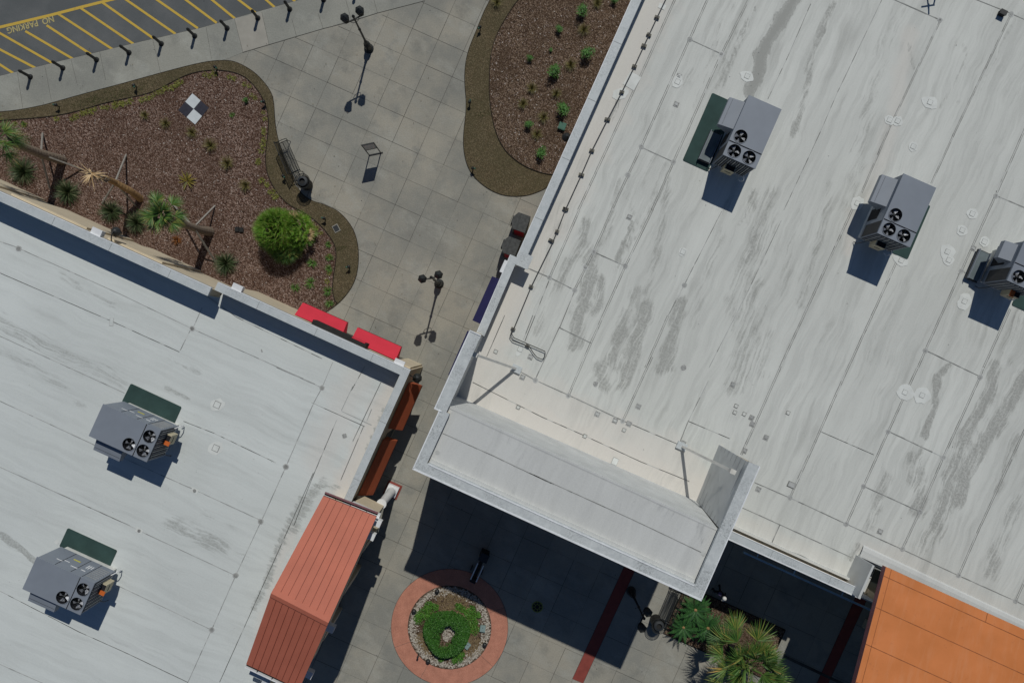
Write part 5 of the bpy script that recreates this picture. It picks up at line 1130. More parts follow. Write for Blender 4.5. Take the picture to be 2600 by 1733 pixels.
# wall lanterns
def make_wl():
    root = thing('wall_lantern', 'x', 'wall lantern', group='black wall lanterns on the left building')
    b_ = MB(); b_.lathe([(.10, -.3), (.17, .05), (.25, .08), (.25, .12), (.12, .26), (.02, .32)], M['black'], 8); b_.obj('lantern', root)
    b_ = MB(); b_.tube([(0, -.0, .3), (.0, -.2, .38), (0, -.45, .3), (0, -.6, .1)], .03, M['black'], 6); b_.box((0, -.62, .05), (.12, .05, .4), M['black']); b_.obj('bracket', root)
    return root
q = P(297, 589, 4.6); wl = make_wl(); wl.location = q; wl.rotation_euler.z = R(200); wl.rotation_euler.z = -A24+R(10); wl["label"] = 'black wall lantern above the palm bed'
q = P(1060, 959, 3.9); copy_tree(wl, q, R(-90)-A24, label='black wall lantern round the alley corner')
q = P(1438, 350, 3.2); copy_tree(wl, q, R(90)-A24+R(180)-R(180), label='black wall lantern on the right building by the shrub bed')

# survey target
tg = MB(); c0, c1, c2, c3 = [G(0, 0, *p, .06) for p in ((1437, 698), (1560, 805), (1457, 930), (1330, 822))]; mid_ = (c0+c1+c2+c3)/4
M['tw'] = simple('target_white', (0.56, 0.60, 0.62), 0.7, var=.05); M['tb'] = simple('target_black', (0.028, 0.028, 0.042), 0.6, var=.2, scale=6)
tg.prism([c0, c1, c2, c3], .045, .06, M['tb'])
for a, p1, p2 in ((c0, c1, c3), (c2, c1, c3)): 
    tg.add([a, a.lerp(p1, .5), mid_, a.lerp(p2, .5)], [(0, 1, 2, 3)], M['tw']); 
for i, f in enumerate(tg.f):
    pass
tg.v = [(v[0], v[1], .064) if j >= 12+0 and abs(v[2]-.06) < 1e-6 and j >= len(tg.v)-8 else v for j, v in enumerate(tg.v)]
o = tg.obj('survey_target'); tag(o, 'black and white checkered survey square lying on the mulch', 'survey target')

# path lights
pl_pos = [(g(0, 0, 448, 800), 'on the turf edge at the far left'), (g(0, 0, 1025, 655), 'on the turf edge above the yellow green tufts'), (g(0, 0, 1625, 520), 'at the top tip of the left bed'), (g(0, 0, 1985, 775), 'on the right rim of the left bed'), (g(1, 0, 365, 1325), 'behind the bench'), (g(1, 1, 668, 462), 'near the square valve cover'), (g(1, 1, 850, 820), 'at the lower rim of the left bed'), (g(2, 0, 57, 225), 'at the top left of the right bed'), (g(1, 0, 1745, 780), 'at the waist of the right bed'), (g(1, 0, 1768, 1268), 'at the lower rim of the right bed'), (g(3, 3, 172, 1058), 'in the lower right bed')]
b_ = MB(); b_.lathe([(.03, 0), (.03, .28), (.09, .30), (.10, .34), (.05, .42), (.01, .44)], M['black'], 10); b_.tube([(0, 0, .3), (-.14, .05, .38)], .045, M['plastic_g'], 8)
pl = None
for p, t in pl_pos:
    q = P(*p)
    if pl is None: pl = b_.obj('path_light'); tag(pl, 'small black path light '+t, 'path light', 'small path lights in the beds'); pl.location = (q.x, q.y, .03); pl.rotation_euler.z = .3
    else: copy_tree(pl, (q.x, q.y, .03), random.uniform(0, 6.28), label='small black path light '+t)
# sphere lights in the round planter
sp = None
for (x, y), t in (((655, 385), 'top left'), ((362, 638), 'left'), ((1258, 1062), 'right'), ((540, 1272), 'bottom')):
    q = P(980+x/5.009, 1420+y/5.009); lab = 'glossy black ball light in the pebbles, %s of the round planter' % t
    if sp is None:
        b_ = MB(); b_.lathe([(.02, .0)]+[(.13*math.sin(a*math.pi/10), .15-.13*math.cos(a*math.pi/10)) for a in range(1, 10)]+[(.01, .28)], M['black'], 18)
        sp = b_.obj('ball_light', smooth=True); tag(sp, lab, 'light', 'ball lights in the round planter'); sp.location = (q.x, q.y, .03)
    else: copy_tree(sp, (q.x, q.y, .03), 0, label=lab)
q = P(980+418/5.009, 1420+1190/5.009); b_ = MB(); b_.tube([(q.x, q.y, 0), (q.x, q.y, .42)], .04, M['black'], 8); b_.lathe([(.06, .42), (.06, .5), (.02, .54)], M['black'], 10, c=(q.x, q.y, 0)); tag(b_.obj('marker_post'), 'short black post at the lower left of the round planter', 'post')
# ground boxes
def lidbox(p, sx, sy, rz, m_, lab, h=.06, nm_='valve_box'):
    q = P(*p); b_ = MB(); b_.box((0, 0, h/2), (sx, sy, h), M['conc_l'] if m_ == 'slab' else M[m_]); b_.box((0, 0, h+.006), (sx*.82, sy*.82, .012), M['lid'] if m_ == 'slab' else M[m_]); b_.box((0, sy*.2, h+.014), (.03, .05, .01), M['black'])
    o = b_.obj(nm_); tag(o, lab, 'valve box'); o.location = (q.x, q.y, .04); o.rotation_euler.z = rz
lidbox((980+1232/5.009, 1420+862/5.009), .30, .34, -.12, 'plastic_p', 'pale green box at the right side of the round planter', .16)
lidbox((980+1035/5.009, 1420+1080/5.009), .28, .34, -.7, 'plastic_p', 'pale green box half under the hedge ring', .14)
lidbox(g(2, 0, 667, 950), .40, .40, -.35, 'plastic_g', 'green box among the shrubs beside the right building', .2)
lidbox(g(1, 1, 748, 530), .34, .42, .5, 'slab', 'square concrete valve cover on the turf of the left bed', .03)
lidbox(g(0, 1, 1775, 538), .22, .26, 0, 'black_m', 'black box beside the fan palm, left one of the pair', .1)
lidbox(g(0, 1, 1808, 542), .22, .26, .1, 'black_m', 'black box beside the fan palm, right one of the pair', .1)
# drain cover
M['brass'] = simple('brass_green', (0.22, 0.25, 0.05), 0.6, var=.3, scale=10)
mc = g(2, 3, 483, 998); q = P(*mc); b_ = MB(); b_.lathe([(.30, 0.002), (.30, .012)], M['black_m'], 32)
ring(b_, .27, .32, .018, M['brass'], 32, Vector((0, 0, 0))); ring(b_, .12, .145, .018, M['brass'], 24, Vector((0, 0, 0)))
for k in range(8): a = k*math.pi/4; line(b_, (.12*math.cos(a), .12*math.sin(a)), (.29*math.cos(a), .29*math.sin(a)), .025, .017, M['brass'])
o = b_.obj('manhole_cover'); tag(o, 'round yellow green ringed manhole cover in the shaded plaza', 'manhole cover'); o.location = q

# person in the shade with a white cap
pq = P(1839.5, 1516.5, 1.66)
per = MB()
def skinned(name, verts, edges_, radii, mat, parent=None, loc=(0, 0, 0), rz=0):
    me = bpy.data.meshes.new(name); me.from_pydata(verts, edges_, []); o = bpy.data.objects.new(name, me); COL.objects.link(o)
    me.materials.append(mat); md = o.modifiers.new('skin', 'SKIN'); ss = o.modifiers.new('sub', 'SUBSURF'); ss.levels = 1; ss.render_levels = 2
    for v, r_ in zip(me.skin_vertices[0].data, radii): v.radius = (r_, r_) if not isinstance(r_, tuple) else r_
    me.skin_vertices[0].data[0].use_root = True
    if parent: o.parent = parent
    o.location = loc; o.rotation_euler.z = rz; return o
V_ = [(0, 0, .95), (0, 0, 1.15), (0, 0, 1.36), (0, .01, 1.47), (0, .02, 1.58), (0, .03, 1.68),
      (.19, 0, 1.38), (.25, -.05, 1.12), (.26, .12, .92), (.26, .18, .86), (-.19, 0, 1.38), (-.25, .06, 1.12), (-.26, -.10, .92), (-.26, -.12, .85),
      (.10, .02, .88), (.11, .16, .50), (.11, .12, .08), (.11, .26, .04), (-.10, -.02, .88), (-.11, -.02, .48), (-.11, -.24, .10), (-.11, -.12, .04)]
E_ = [(0, 1), (1, 2), (2, 3), (3, 4), (4, 5), (2, 6), (6, 7), (7, 8), (8, 9), (2, 10), (10, 11), (11, 12), (12, 13), (0, 14), (14, 15), (15, 16), (16, 17), (0, 18), (18, 19), (19, 20), (20, 21)]
R_ = [(.15, .11), (.14, .10), (.17, .10), .055, .09, .085, .06, .045, .035, .03, .06, .045, .035, .03, .09, .06, .045, .04, .09, .06, .045, .04]
body = skinned('person', V_, E_, R_, M['cloth'], loc=(pq.x, pq.y, 0), rz=R(150)); tag(body, 'person in dark clothes and a white cap walking in the deep shade', 'person')
b_ = MB(); b_.lathe([(.112, 1.66), (.115, 1.72), (.10, 1.77), (.06, 1.80), (.01, 1.81)], M['glass_w'], 18, c=(0, .03, 0)); b_.add([(-.08, .12, 1.675), (.08, .12, 1.675), (.06, .21, 1.66), (-.06, .21, 1.66)], [(0, 1, 2, 3)], M['glass_w']); b_.obj('cap', body, smooth=True)
b_ = MB(); b_.box((.2, -.02, 1.40), (.16, .16, .12), M['cloth_p']); b_.obj('shoulder_bag', body)

# ------------------------------------------------------------------ plants
def fan_leaf(b_, base, d, pet, rad, mat, nleaf=22, spread=2.6, stemm=None, width=.05, droop=.35):
    d = Vector(d).normalized(); tip = Vector(base)+d*pet+Vector((0, 0, -.06*pet*pet))
    b_.beam(base, tip, .022, .018, stemm or mat)
    side = d.cross(Vector((0, 0, 1)))
    side = side.normalized() if side.length > .05 else Vector((1, 0, 0))
    upv = side.cross(d).normalized()
    for k in range(nleaf):
        a = (k/(nleaf-1)-.5)*spread; ln = rad*(1-.22*abs(a/(spread/2))**2)*random.uniform(.9, 1.08)
        dd = d*math.cos(a)+side*math.sin(a)+upv*random.uniform(-.06, .10)
        b_.blade(tip, dd, ln, width, mat, droop*random.uniform(.5, 1.4), 3, up=random.choice((-.5, .5)))
def fan_crown(name, n_, z, pet, rad, mat, tilt=(-.5, .9), nleaf=22, width=.05, yellow=None, stemm=None, droop=.35, sector=None):
    b_ = MB()
    for i in range(n_):
        a = i*2.399+random.uniform(-.2, .2)
        if sector: a = random.uniform(*sector)
        el = tilt[0]+(tilt[1]-tilt[0])*((i+.5)/n_)
        d = (math.cos(a)*math.cos(el), math.sin(a)*math.cos(el), math.sin(el)); pt = random.uniform(*pet)
        fan_leaf(b_, (0, 0, z), d, pt, rad*random.uniform(.85, 1.1), (yellow if yellow and random.random() < .35 else mat), nleaf, random.uniform(2.3, 3.1), stemm, width, droop)
    return b_
def braces(root, feet, att, zatt):
    for f in feet:
        b_ = MB(); b_.beam(Vector(f)-root.location+Vector((0, 0, .02)), Vector(att)-root.location, .085, .055, M['wood']); b_.obj('brace_post', root)
# palm 1 (left edge)
def trunk(root, pts, rads, mat, bands=True):
    b_ = MB(); P_ = [Vector(p)-root.location for p in pts]
    # ringed trunk: many segments with slightly changing radius
    q = []; rr = []; n_ = 40
    for i in range(n_+1):
        t = i/n_*(len(P_)-1); k = min(int(t), len(P_)-2); f = t-k
        q.append(P_[k].lerp(P_[k+1], f)); rr.append((rads[k]*(1-f)+rads[k+1]*f)*(1.0+(.045 if i % 2 else -.02)))
    b_.tube(q, rr, mat, 14); return b_.obj('trunk', root, smooth=False)
def at(px, py, z): return P(px, py, z)
pb1 = P(160.4, 406.8, 0); palm = thing('fan_palm', 'tall braced fan palm whose green crown is cut by the left edge', 'palm tree', pb1, 0, 'braced palms in the left bed')
top1 = at(14, 354, 4.2); trunk(palm, [pb1, at(105, 391, 1.7), at(60, 373, 3.0), top1], [.26, .24, .20, .18], M['trunk'])
braces(palm, [P(108.8, 338), P(212, 430.6), P(128, 481)], at(104, 391, 1.72), 1.7)
cb = fan_crown('crown', 13, 0, (.35, .85), .78, M['fan'], (-.7, 1.0), 20, .045, droop=.5); cb.obj('crown', palm, loc=top1-pb1+Vector((-.15, 0, .25)))
b_ = MB()
for k in range(26):
    a = random.uniform(0, 6.28); b_.blade((.14*math.cos(a), .14*math.sin(a), random.uniform(-.5, .1)), (math.cos(a), math.sin(a), .8), random.uniform(.2, .45), .07, M['trunk'], .4, 2)
b_.obj('leaf_bases', palm, loc=top1-pb1)
# palm 2 (dead)
pb2 = P(357.5, 505, 0); palm2 = thing('dead_palm', 'braced dead palm with a small straw coloured tuft of fronds', 'palm tree', pb2, 0, 'braced palms in the left bed')
top2 = at(236, 442, 4.7); trunk(palm2, [pb2, at(330, 484, 1.0), at(292, 463, 1.9), at(262, 450, 3.1), top2], [.20, .18, .16, .13, .10], M['trunk_o'])
braces(palm2, [P(321, 392.7), P(260, 517), P(345.6, 523.5)], at(292, 463, 1.9), 1.9)
b_ = MB()
for k in range(46):
    a = random.uniform(2.2, 6.6); b_.blade((0, 0, random.uniform(-.1, .1)), (math.cos(a)*.8, math.sin(a)*.8, random.uniform(-.3, .6)), random.uniform(.4, 1.0), .05, M['dead'], random.uniform(.3, 1.6), 4)
b_.obj('crown', palm2, loc=top2-pb2)
b_ = MB()
for k in range(150):
    t = random.random(); c = Vector(at(275, 456, 2.6)).lerp(Vector(top2), t)-pb2; a = random.uniform(0, 6.28)
    b_.blade(c+Vector((.09*math.cos(a), .09*math.sin(a), 0)), (math.cos(a), math.sin(a), 1.2), .17, .08, M['wood'], .2, 2)
b_.obj('leaf_bases', palm2)
# palm 3
pb3 = P(534.3, 588, 0); palm3 = thing('fan_palm', 'leaning braced fan palm with a full green crown beside the wall', 'palm tree', pb3, 0, 'braced palms in the left bed')
top3 = at(425, 549, 4.3); trunk(palm3, [pb3, at(505, 582, 1.2), at(475, 572, 2.4), at(449, 561, 3.5), top3], [.26, .22, .19, .17, .15], M['trunk'])
braces(palm3, [P(547, 522), P(548, 666), P(437, 515)], at(492, 577, 1.9), 1.9)
cb = fan_crown('crown', 15, 0, (.15, .7), .74, M['fan'], (-.7, 1.35), 24, .05, yellow=None, droop=.55)
cb.obj('crown', palm3, loc=at(412, 545, 4.55)-pb3)
# bright low fan palm clump
pc1 = P(735, 592, 0); clump = thing('fan_palm_clump', 'bright green bushy fan palm mound by the trash bin bed', 'palm bush', pc1)
clump["label"] = 'large bright green spiky palm mound in the left bed below the bench'
def dome(b_, c, rad, hh, n_, mat, lr=.42, w_=.035, yellow=None):
    for i in range(n_):
        el = math.asin(min(1, (i+.5)/n_)); a = i*2.399; d = Vector((math.cos(a)*math.cos(el), math.sin(a)*math.cos(el), math.sin(el)))
        base = Vector(c)+Vector((d.x*rad*.62, d.y*rad*.62, hh*(.28+.62*d.z)))
        fan_leaf(b_, base, (d.x, d.y, d.z*.9+.15), rad*.16, lr*random.uniform(.85, 1.15), (yellow if yellow and random.random() < .12 else mat), 20, 3.4, None, w_, .35)
b_ = MB(); dome(b_, (0, 0, 0), .95, 1.25, 46, M['fan'], .46, .034); b_.obj('crown', clump, loc=(-.05, -.80, 0))  # low south-side fronds, their shade put into a darker leaf colour
b_ = MB(); dome(b_, (0, 0, 0), 1.22, 2.3, 110, M['fan_b'], .46, .032); b_.obj('crown', clump, loc=(-.30, -.05, 0))
b_ = MB()
for i in range(26):
    a = random.uniform(0, 6.28); e = random.uniform(.2, 1.3); fan_leaf(b_, (-.3+random.uniform(-.35, .35), random.uniform(-.35, .35), 1.65), (math.cos(a)*math.cos(e), math.sin(a)*math.cos(e), math.sin(e)), .25, .45, M['fan_b'], 18, 3.2, None, .045, .5)
b_.obj('crown', clump)
b_ = MB(); dome(b_, (0, 0, 0), 1.05, 1.7, 42, M['fan_b'], .46, .045, M['dead']); b_.obj('crown', clump, loc=(.60, -.02, 0))
b_ = MB(); b_.tube([(0, 0, 0), (-.1, 0, 1.0)], [.22, .16], M['trunk'], 10); b_.tube([(.6, .1, 0), (.62, .1, .9)], [.18, .14], M['trunk'], 10); b_.obj('trunk', clump)
b_ = MB(); n_ = 0
# lower right big fan palm
pbr = P(1858, 1628, 0); big = thing('fan_palm', 'wide fan palm with yellowing leaf tips over the lower right bed', 'palm tree', pbr)
b_ = MB()
for i in range(40):
    a = i*2.399; el = -.15+1.15*(i/34); d = (math.cos(a)*math.cos(el), math.sin(a)*math.cos(el), math.sin(el)*.8)
    fan_leaf(b_, (random.uniform(-.2, .2), random.uniform(-.2, .2), random.uniform(2.5, 3.1)), d, random.uniform(.65, 1.65), random.uniform(1.0, 1.25), (M['fan_y'] if random.random() < .22 else M['fan']), 26, random.uniform(2.0, 2.8), None, .06, .3)
b_.obj('crown', big)
b_ = MB(); b_.tube([(0, 0, 0), (.05, .05, 1.5), (0, 0, 2.9)], [.22, .18, .15], M['trunk'], 12); b_.tube([(.4, -.3, 0), (.3, -.2, 1.6), (.1, -.1, 2.7)], [.16, .13, .1], M['trunk'], 12); b_.obj('trunk', big)
# sago palms
def make_sago(sd):
    random.seed(sd); root = thing('sago_palm', 'x', 'sago palm', group='dark green sago palms in the lower right bed')
    b_ = MB(); n_ = 26
    for i in range(n_):
        a = i*2.399+random.uniform(-.1, .1); el = -.05+.75*(i/n_); d = Vector((math.cos(a)*math.cos(el), math.sin(a)*math.cos(el), math.sin(el))); L_ = random.uniform(.75, .98)
        q = Vector((0, 0, .55)); dd = d.copy(); sd_ = d.cross(Vector((0, 0, 1))).normalized()
        for k in range(12):
            q2 = q+dd*(L_/12); t = k/12; wl_ = (.13*math.sin(math.pi*min(1, t*1.05+.10))+.03)
            for s_ in (-1, 1):
                b_.blade(q, dd*.75+sd_*s_*.75+Vector((0, 0, .15)), wl_, .052, M['sago'], .3, 2)
            b_.beam(q, q2, .014, .012, M['sago']); q = q2; dd = (dd+Vector((0, 0, -.07))).normalized()
    b_.obj('fronds', root)
    b_ = MB(); b_.lathe([(.15, 0), (.17, .3), (.13, .52)], M['trunk'], 12); b_.obj('trunk', root)
    b_ = MB(); b_.lathe([(.09, .5), (.10, .56), (.06, .64), (.01, .68)], M['trunk_o'], 12); b_.obj('cone', root)
    return root
sa = make_sago(3)
q = P(1757, 1535); sa.location = (q.x, q.y, .03); sa.scale = (1.2,)*3; sa["label"] = 'sago palm closest to the tower corner'
q = P(1728, 1580); copy_tree(sa, (q.x, q.y, .03), 1.3, scale=1.05, label='smaller sago palm beside the litter bin')
q = P(1788, 1580); copy_tree(sa, (q.x, q.y, .03), 2.5, scale=1.22, label='sago palm next to the yellowing fan palm')
random.seed(11)
def tuft(name, mat, n_, L_, w_, el=(.3, 1.4), droop=1.0, root=True):
    b_ = MB()
    for k in range(n_):
        a = random.uniform(0, 6.28); e = random.uniform(*el); b_.blade((.04*math.cos(a), .04*math.sin(a), 0), (math.cos(a)*math.cos(e), math.sin(a)*math.cos(e), math.sin(e)), L_*random.uniform(.7, 1.1), w_, mat, droop*random.uniform(.6, 1.3), 4)
    return b_
flx = None
for i, (x, y, r_, t) in enumerate(((64.6, 437, 1.08, 'lower left, beside the cut off palm'), (177, 490, 1.0, 'below the dead palm tuft'), (287, 539, .92, 'between the dead palm and the wall lantern'), (350, 567, .9, 'partly under the leaning palm crown'), (576, 670, .95, 'right of the leaning palm trunk'))):
    q = P(x, y); lab = 'dark green strap leaf clump, '+t
    if flx is None:
        b_ = tuft('f', M['flax'], 300, .86, .030, (.1, 1.45), 1.0); flx = b_.obj('strap_leaf_plant'); tag(flx, lab, 'plant', 'dark strap leaf clumps'); flx.location = (q.x, q.y, .04); flx.scale = (r_,)*3
    else: copy_tree(flx, (q.x, q.y, .04), i*1.3, scale=r_, label=lab)
q = P(476, 461); o = tuft('c', M['cordy'], 34, .60, .07, (.1, 1.1), .6).obj('yellow_strap_plant'); tag(o, 'yellow brown star shaped plant alone in the left bed', 'plant'); o.location = (q.x, q.y, .04)
q = P(450.5, 611); o = tuft('c', M['rusty'], 70, .34, .03, (.3, 1.4), .8).obj('rust_plant'); tag(o, 'small rust coloured plant beside the leaning palm', 'plant'); o.location = (q.x, q.y, .04)
gr = None
for i, (x, y, r_, t) in enumerate(((370.6, 294, .7, 'top left of the left bed'), (423, 314.5, .8, 'left of the survey square'), (489.6, 338, .85, 'below the survey square'), (537, 370.6, 1.0, 'greenest, in the middle of the left bed'), (579.7, 416.5, 1.0, 'above the green palm mound'), (625.6, 472.6, .9, 'faint, nearest the bench'),
        (1482, 78, .9, 'right bed, between the two highest shrubs'), (1448, 167, .9, 'right bed, left of the wide shrub'), (1350, 226, .85, 'right bed, leftmost'), (1412, 240, .75, 'right bed, above the wide middle shrub'), (1328, 266, .8, 'right bed, low on the left'), (1380, 300, .85, 'right bed, left of the dark shrub'), (1363, 342, .85, 'right bed, below the small round shrub'), (1516, 12, .8, 'right bed, at the top edge'), (1262, 10, .8, 'at the top of the right bed rim'), (1516, 3, .6, 'top edge of the right bed'))):
    q = P(x, y); lab = 'olive grass tuft, '+t
    if gr is None: gr = tuft('g', M['grass'], 150, .50, .014, (.4, 1.5), .9).obj('grass_tuft'); tag(gr, lab, 'grass tuft', 'olive grass tufts in the beds'); gr.location = (q.x, q.y, .04); gr.scale = (r_,)*3
    else: copy_tree(gr, (q.x, q.y, .04), i*1.1, scale=r_, label=lab)
ag = None
for i, (x, y, r_, t) in enumerate(((794, 668.6, .95, 'right of the palm mound shadow'), (789, 718, 1.1, 'largest, near the red awning'), (750.6, 730, .9, 'left of the largest'), (833, 740, .95, 'by the edging, near the red awning'), (838, 771, .85, 'lowest, by the bed tip'), (834.6, 621, .7, 'highest of those by the palm mound'), (837, 655, .8, 'second highest along the edging'), (836, 683, .8, 'third along the edging'), (591, 293, .55, 'right of the survey square'), (62, 315, .5, 'at the left edge near the palm crown'))):
    q = P(x, y); lab = 'small bright green strap leaf clump, '+t
    if ag is None: ag = tuft('a', M['agap'], 46, .36, .028, (.2, 1.3), 1.0).obj('small_strap_plant'); tag(ag, lab, 'plant', 'small bright strap leaf clumps'); ag.location = (q.x, q.y, .04); ag.scale = (r_,)*3
    else: copy_tree(ag, (q.x, q.y, .04), i*1.7, scale=r_, label=lab)
# liriope row along the edging
lr = None
row = [g(0, 0, *p) for p in ((430, 895), (540, 885), (570, 870), (610, 855), (640, 850), (690, 835), (720, 820), (770, 810), (800, 800), (850, 790), (880, 785), (930, 778), (975, 765), (1060, 745), (1100, 735), (1160, 715), (1180, 705), (1210, 690), (1250, 670), (1290, 655), (1320, 630), (1350, 615), (1530, 570), (1560, 565), (1600, 560), (1720, 575), (1750, 580), (1825, 625), (1855, 655), (1885, 705), (1900, 740), (1970, 850), (1975, 900), (1970, 1000), (1965, 1040), (1970, 1080), (1955, 1130), (1940, 1200), (1935, 1230), (1960, 1350), (1990, 1390), (2020, 1440), (2060, 1470), (190, 930), (130, 930), (650, 840), (1140, 725), (905, 780), (1340, 625), (1965, 960))]+[g(1, 1, *p) for p in ((690, 868), (680, 920), (700, 735), (640, 560), (610, 530), (240, 210), (290, 290), (270, 260))]
for i, p in enumerate(row):
    q = P(*p)+Vector((random.uniform(-.08, .08), random.uniform(-.08, .08), 0)); r_ = random.uniform(.7, 1.15)
    ll = 'small yellow green tuft in the row lining the %s of the left bed' % ('upper mulch edge' if (i < 27 or 43 <= i < 49 and i != 49) else 'right mulch edge' if i < 50 else 'lower tip')
    if lr is None: lr = tuft('l', M['lirio'], 40, .20, .016, (.2, 1.3), 1.0).obj('liriope_tuft'); tag(lr, ll, 'grass tuft', 'yellow green tufts lining the bed edge'); lr.location = (q.x, q.y, .04)
    else: copy_tree(lr, (q.x, q.y, .04), i*.9, scale=r_, label=ll)
# leafy shrubs
def make_shrub(mat, n_=520, rad=.34, hh=.55, leaf=.055):
    b_ = MB()
    cl = [(random.uniform(-.5, .5)*rad, random.uniform(-.5, .5)*rad, random.uniform(.3, .8)*hh) for _ in range(7)]
    for k in range(n_):
        c = random.choice(cl); a = random.uniform(0, 6.28); e = random.uniform(-.4, 1.5); rr = random.uniform(.3, 1)*rad*.62
        p = Vector((c[0]+rr*math.cos(a)*math.cos(e), c[1]+rr*math.sin(a)*math.cos(e), max(.03, c[2]+rr*math.sin(e)*.8)))
        b_.blade(p, (math.cos(a+random.uniform(-1, 1)), math.sin(a+random.uniform(-1, 1)), random.uniform(-.1, .8)), leaf*random.uniform(.8, 1.5), leaf*.55, mat, .3, 2)
    return b_
sh = None
for i, (x, y, r_, t) in enumerate(((1475, 34, 1.15, 'highest large one'), (1418, 79, .72, 'small, below and left of the highest'), (1489, 145, 1.25, 'nearest the parapet'), (1399, 130, .38, 'tiny one in the dark patch'), (1346, 151, .62, 'leftmost'), (1405, 186, 1.25, 'wide one in the middle'), (1426, 283, 1.25, 'dark one above the green box'), (1342, 321, .82, 'round one low on the left'), (1375, 393, 1.05, 'lowest'), (1559, 6, .7, 'cut by the top edge'), (627, 256, .5, 'alone in the left bed near its right rim'))):
    q = P(x, y); lab = 'leafy green shrub in the right bed, '+t if i < 10 else 'small leafy green shrub '+t
    if sh is None:
        sh = thing('shrub', lab, 'shrub', (q.x, q.y, .04), 0, 'leafy green shrubs'); make_shrub(M['shrub']).obj('foliage', sh); b_ = MB(); b_.tube([(0, 0, 0), (.02, 0, .3)], .025, M['stem'], 6); b_.tube([(0, 0, .05), (.12, .08, .3)], .015, M['stem'], 5); b_.tube([(0, 0, .05), (-.1, -.08, .3)], .015, M['stem'], 5); b_.obj('stems', sh); sh.scale = (r_,)*3
    else: copy_tree(sh, (q.x, q.y, .04), i*1.2, scale=r_, label=lab)
# hedge ring and ground cover in the round planter
b_ = MB(); hc = P(980+775/5.009, 1420+915/5.009)
for k in range(9500):
    a = random.uniform(0, 6.28); ro = 1.30*(1+.04*math.sin(3*a)); ri = .40+.20*math.cos(2*(a-1.1))*.6+.06*math.sin(5*a)
    ox, oy = .03, -.10
    t = random.random(); rr = ri+(ro-ri)*math.sqrt(t); prof_ = math.sin(math.pi*min(1, max(0, (rr-ri)/(ro-ri))))**.45
    z = .56*prof_*random.uniform(.72, 1.0)+.04+.05*math.sin(5*a+rr*4)*math.sin(rr*7)
    p = Vector((rr*math.cos(a)+ox*(1-t), rr*math.sin(a)+oy*(1-t), z)); th = random.uniform(0, 6.28)
    b_.blade(p, (math.cos(th), math.sin(th), random.uniform(-.2, 1.0)), random.uniform(.05, .085), .045, M['box'], .3, 2)
o = b_.obj('hedge_ring'); tag(o, 'clipped dark green hedge ring in the middle of the round planter', 'hedge'); o.location = (hc.x, hc.y, .03)
def cover(cs, lab, nn):
    b_ = MB()
    for (x, y, r_) in cs:
        c = P(980+x/5.009, 1420+y/5.009)
        for k in range(int(nn*r_*r_)+30):
            a = random.uniform(0, 6.28); q = r_*math.sqrt(random.random())*random.uniform(.75, 1.1); th = random.uniform(0, 6.28)
            b_.blade((c.x+q*math.cos(a), c.y+q*math.sin(a), random.uniform(.03, .16)), (math.cos(th), math.sin(th), random.uniform(0, .9)), random.uniform(.05, .10), .04, M['cover'], .3, 2)
    tag(b_.obj('ground_cover'), lab, kind='stuff')
cover([(545, 560, .22), (590, 575, .17), (520, 610, .2), (480, 680, .35), (430, 740, .32), (560, 690, .3), (640, 600, .18), (410, 690, .22)], 'low green ground cover at the upper left of the planter', 1500)
cover([(920, 590, .22), (980, 620, .22), (1040, 660, .25), (1080, 720, .32), (1150, 690, .26), (1180, 700, .14), (1120, 790, .28), (1130, 880, .3), (1090, 620, .22), (1050, 880, .25)], 'low green ground cover at the right of the planter', 1500)
cover([(930, 1240, .32), (700, 1260, .16), (870, 1270, .2), (960, 1190, .2)], 'low green ground cover at the bottom of the planter', 1500)
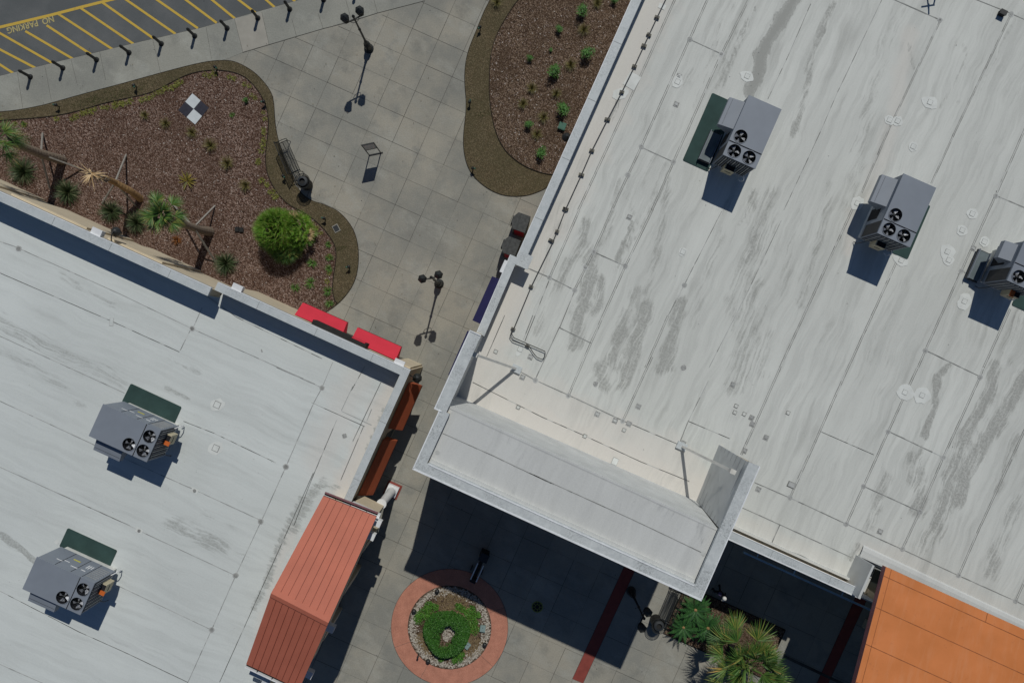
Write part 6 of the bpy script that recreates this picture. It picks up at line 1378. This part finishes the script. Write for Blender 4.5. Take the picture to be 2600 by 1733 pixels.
# thin turf and litter
def inside(p, poly):
    c = False; j = len(poly)-1
    for i in range(len(poly)):
        a, b2 = poly[i], poly[j]; j = i
        if (a.y > p.y) != (b2.y > p.y) and p.x < (b2.x-a.x)*(p.y-a.y)/(b2.y-a.y)+a.x: c = not c
    return c
M['chip'] = leafmat('bark_chip', (0.13, 0.08, 0.06), (0.27, 0.20, 0.17), (0.50, 0.45, 0.41))
b_ = MB()
for poly, n_ in ((inn+[G(1, 1, 690, 1140)]+north_wall_foot, 5200), (rb2+tail, 2600)):
    xs = [p.x for p in poly]; ys = [p.y for p in poly]; k = 0
    while k < n_:
        p = Vector((random.uniform(max(min(xs), -30), max(xs)), random.uniform(min(ys), min(max(ys), 20)), 0))
        if not inside(p, poly): k += .3; continue
        k += 1; a = random.uniform(0, 6.28); l_ = random.uniform(.012, .036); w_ = l_*random.uniform(.3, .7); d = Vector((math.cos(a), math.sin(a), 0)); e = Vector((-d.y, d.x, 0)); z0 = .045+random.uniform(0, .012); t = random.uniform(-.01, .01)
        b_.add([tuple(p-d*l_-e*w_+Vector((0, 0, z0-t))), tuple(p+d*l_-e*w_+Vector((0, 0, z0))), tuple(p+d*l_+e*w_+Vector((0, 0, z0+t))), tuple(p-d*l_+e*w_+Vector((0, 0, z0)))], [(0, 1, 2, 3)], M['chip'])
tag(b_.obj('bark_chips'), 'pale bark chips strewn over the mulch beds', kind='stuff')
M['litter'] = leafmat('leaf_litter', (0.05, 0.035, 0.02), (0.22, 0.17, 0.10))
b_ = MB()
for k in range(200):
    if random.random() < .45: p = P(random.uniform(620, 1230), random.uniform(60, 900))
    else: p = random.choice(bed)+Vector((random.gauss(0, .5), random.gauss(0, .5), 0))
    th = random.uniform(0, 6.28); b_.blade((p.x, p.y, .05), (math.cos(th), math.sin(th), .1), random.uniform(.03, .09), random.uniform(.02, .04), M['litter'], .1, 2)
tag(b_.obj('leaf_litter'), 'scattered dry leaves on the plaza and bed rims', kind='stuff')
b_ = MB()
for (c_, r__, x, y, rad, n_) in ((0, 0, 800, 720, .9, 260), (0, 0, 640, 770, .7, 200), (0, 0, 950, 700, .7, 160), (1, 1, 770, 680, .35, 120), (0, 0, 1080, 640, .6, 80), (1, 0, 1850, 850, .5, 120)):
    c = G(c_, r__, x, y)
    for k in range(n_):
        a = random.uniform(0, 6.28); q = rad*math.sqrt(random.random()); th = random.uniform(0, 6.28)
        b_.blade((c.x+q*math.cos(a)*1.3, c.y+q*math.sin(a)*.35+q*math.cos(a)*.3, .03), (math.cos(th), math.sin(th), .8), .05, .02, M['turf'], .4, 2)
tag(b_.obj('turf'), 'sparse olive turf on the margin of the left bed', kind='stuff')
